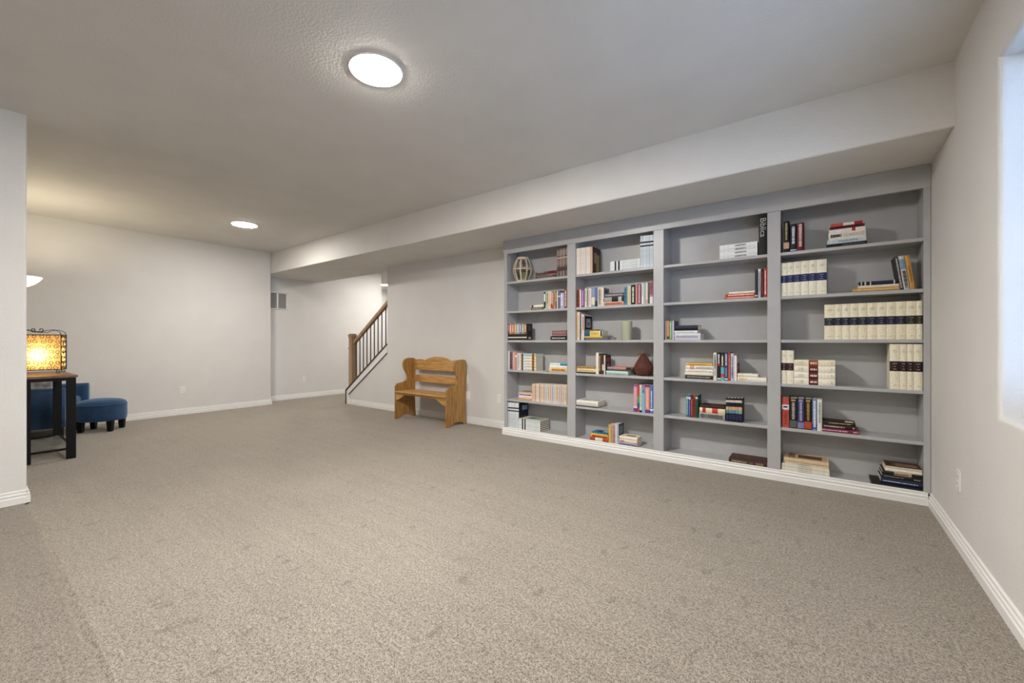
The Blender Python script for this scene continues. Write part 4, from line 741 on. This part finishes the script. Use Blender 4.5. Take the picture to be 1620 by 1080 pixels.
ot = thing('ottoman', 'blue velvet oval ottoman on short black legs', 'ottoman', (-7.405, 1.12, 0), math.atan2(.8, .6))
MB().lathe([(.001, .135), (.94, .135), (.985, .15), (1, .19), (1, .31), (.985, .345), (.93, .372), (.75, .392), (.4, .405), (.001, .408)], 40, sx=.248, sy=.212).build('cushion', M_BLUE, ot, True)
MB().lathe([(.992, .326), (1.012, .332), (1.012, .338), (.985, .345)], 40, sx=.248, sy=.212).build('piping', M_BLUE, ot, True)
for sx in (-1, 1):
    for sy in (-1, 1):
        cx_, cy_ = sx * .150, sy * .118
        MB().add([(cx_ + a * w, cy_ + b * w, z) for z, w in ((0, .022), (.14, .030)) for a, b in ((-1, -1), (1, -1), (1, 1), (-1, 1))], [(0, 1, 2, 3), (4, 5, 6, 7), (0, 1, 5, 4), (1, 2, 6, 5), (2, 3, 7, 6), (3, 0, 4, 7)]).build('leg', M_BLACK, ot)
M_PILL = pm('white_leaf_print_fabric', 'eeece6', .85, 0, 9, stretch=(1, 4, 1), col2='8e8c88')
pw = thing('throw_pillow', 'white and grey leaf print pillow in the armchair', 'pillow', (-7.72, .62, .452), math.radians(66))
mb = MB(); n = 14; vs = []
for sgn in (1, -1):
    for i in range(n + 1):
        for j in range(n + 1):
            a, b = i / n * 2 - 1, j / n * 2 - 1; th_ = .065 * (max(0, (1 - a ** 4) * (1 - b ** 4))) ** .5
            pin = 1 - .06 * (1 - abs(a)) * abs(b) - .0; vs.append((a * .2 * (1 - .05 * (1 - b * b) * 0), sgn * th_ - .10 + (b + 1) * -.03, .16 + b * .16))
m1 = (n + 1) * (n + 1)
fs = [(s * m1 + i * (n + 1) + j, s * m1 + (i + 1) * (n + 1) + j, s * m1 + (i + 1) * (n + 1) + j + 1, s * m1 + i * (n + 1) + j + 1) for s in (0, 1) for i in range(n) for j in range(n)]
mb.add(vs, fs).build('pillow_body', M_PILL, pw, True)
fp = thing('floor_lamp', 'torchiere floor lamp with white glass bowl behind the wall end', 'lamp', (-6.925, .40, 0))
MB().lathe([(.001, 0), (.118, 0), (.12, .008), (.11, .018), (.03, .03), (.014, .05), (.001, .05)], 32).build('base', M_IRON, fp, True)
MB().tube([(0, 0, .03), (0, 0, 1.69)], .012, 12).build('pole', M_IRON, fp, True)
MB().lathe([(.001, 1.69), (.02, 1.69), (.03, 1.705), (.034, 1.72), (.001, 1.722)], 24).build('cup', M_IRON, fp, True)
BO = [(.03, 1.722), (.075, 1.738), (.12, 1.768), (.155, 1.806), (.176, 1.842), (.172, 1.842), (.15, 1.81), (.116, 1.774), (.072, 1.744), (.001, 1.73)]
MB().lathe(BO, 40).build('glass_bowl', emis('torchiere_glass', (1, .90, .72), .62), fp, True)
MB().lathe([(.001, 1.75), (.025, 1.752), (.03, 1.78), (.022, 1.81), (.001, 1.82)], 16).build('bulb', emis('torchiere_bulb', (1, .85, .6), 260), fp, True)
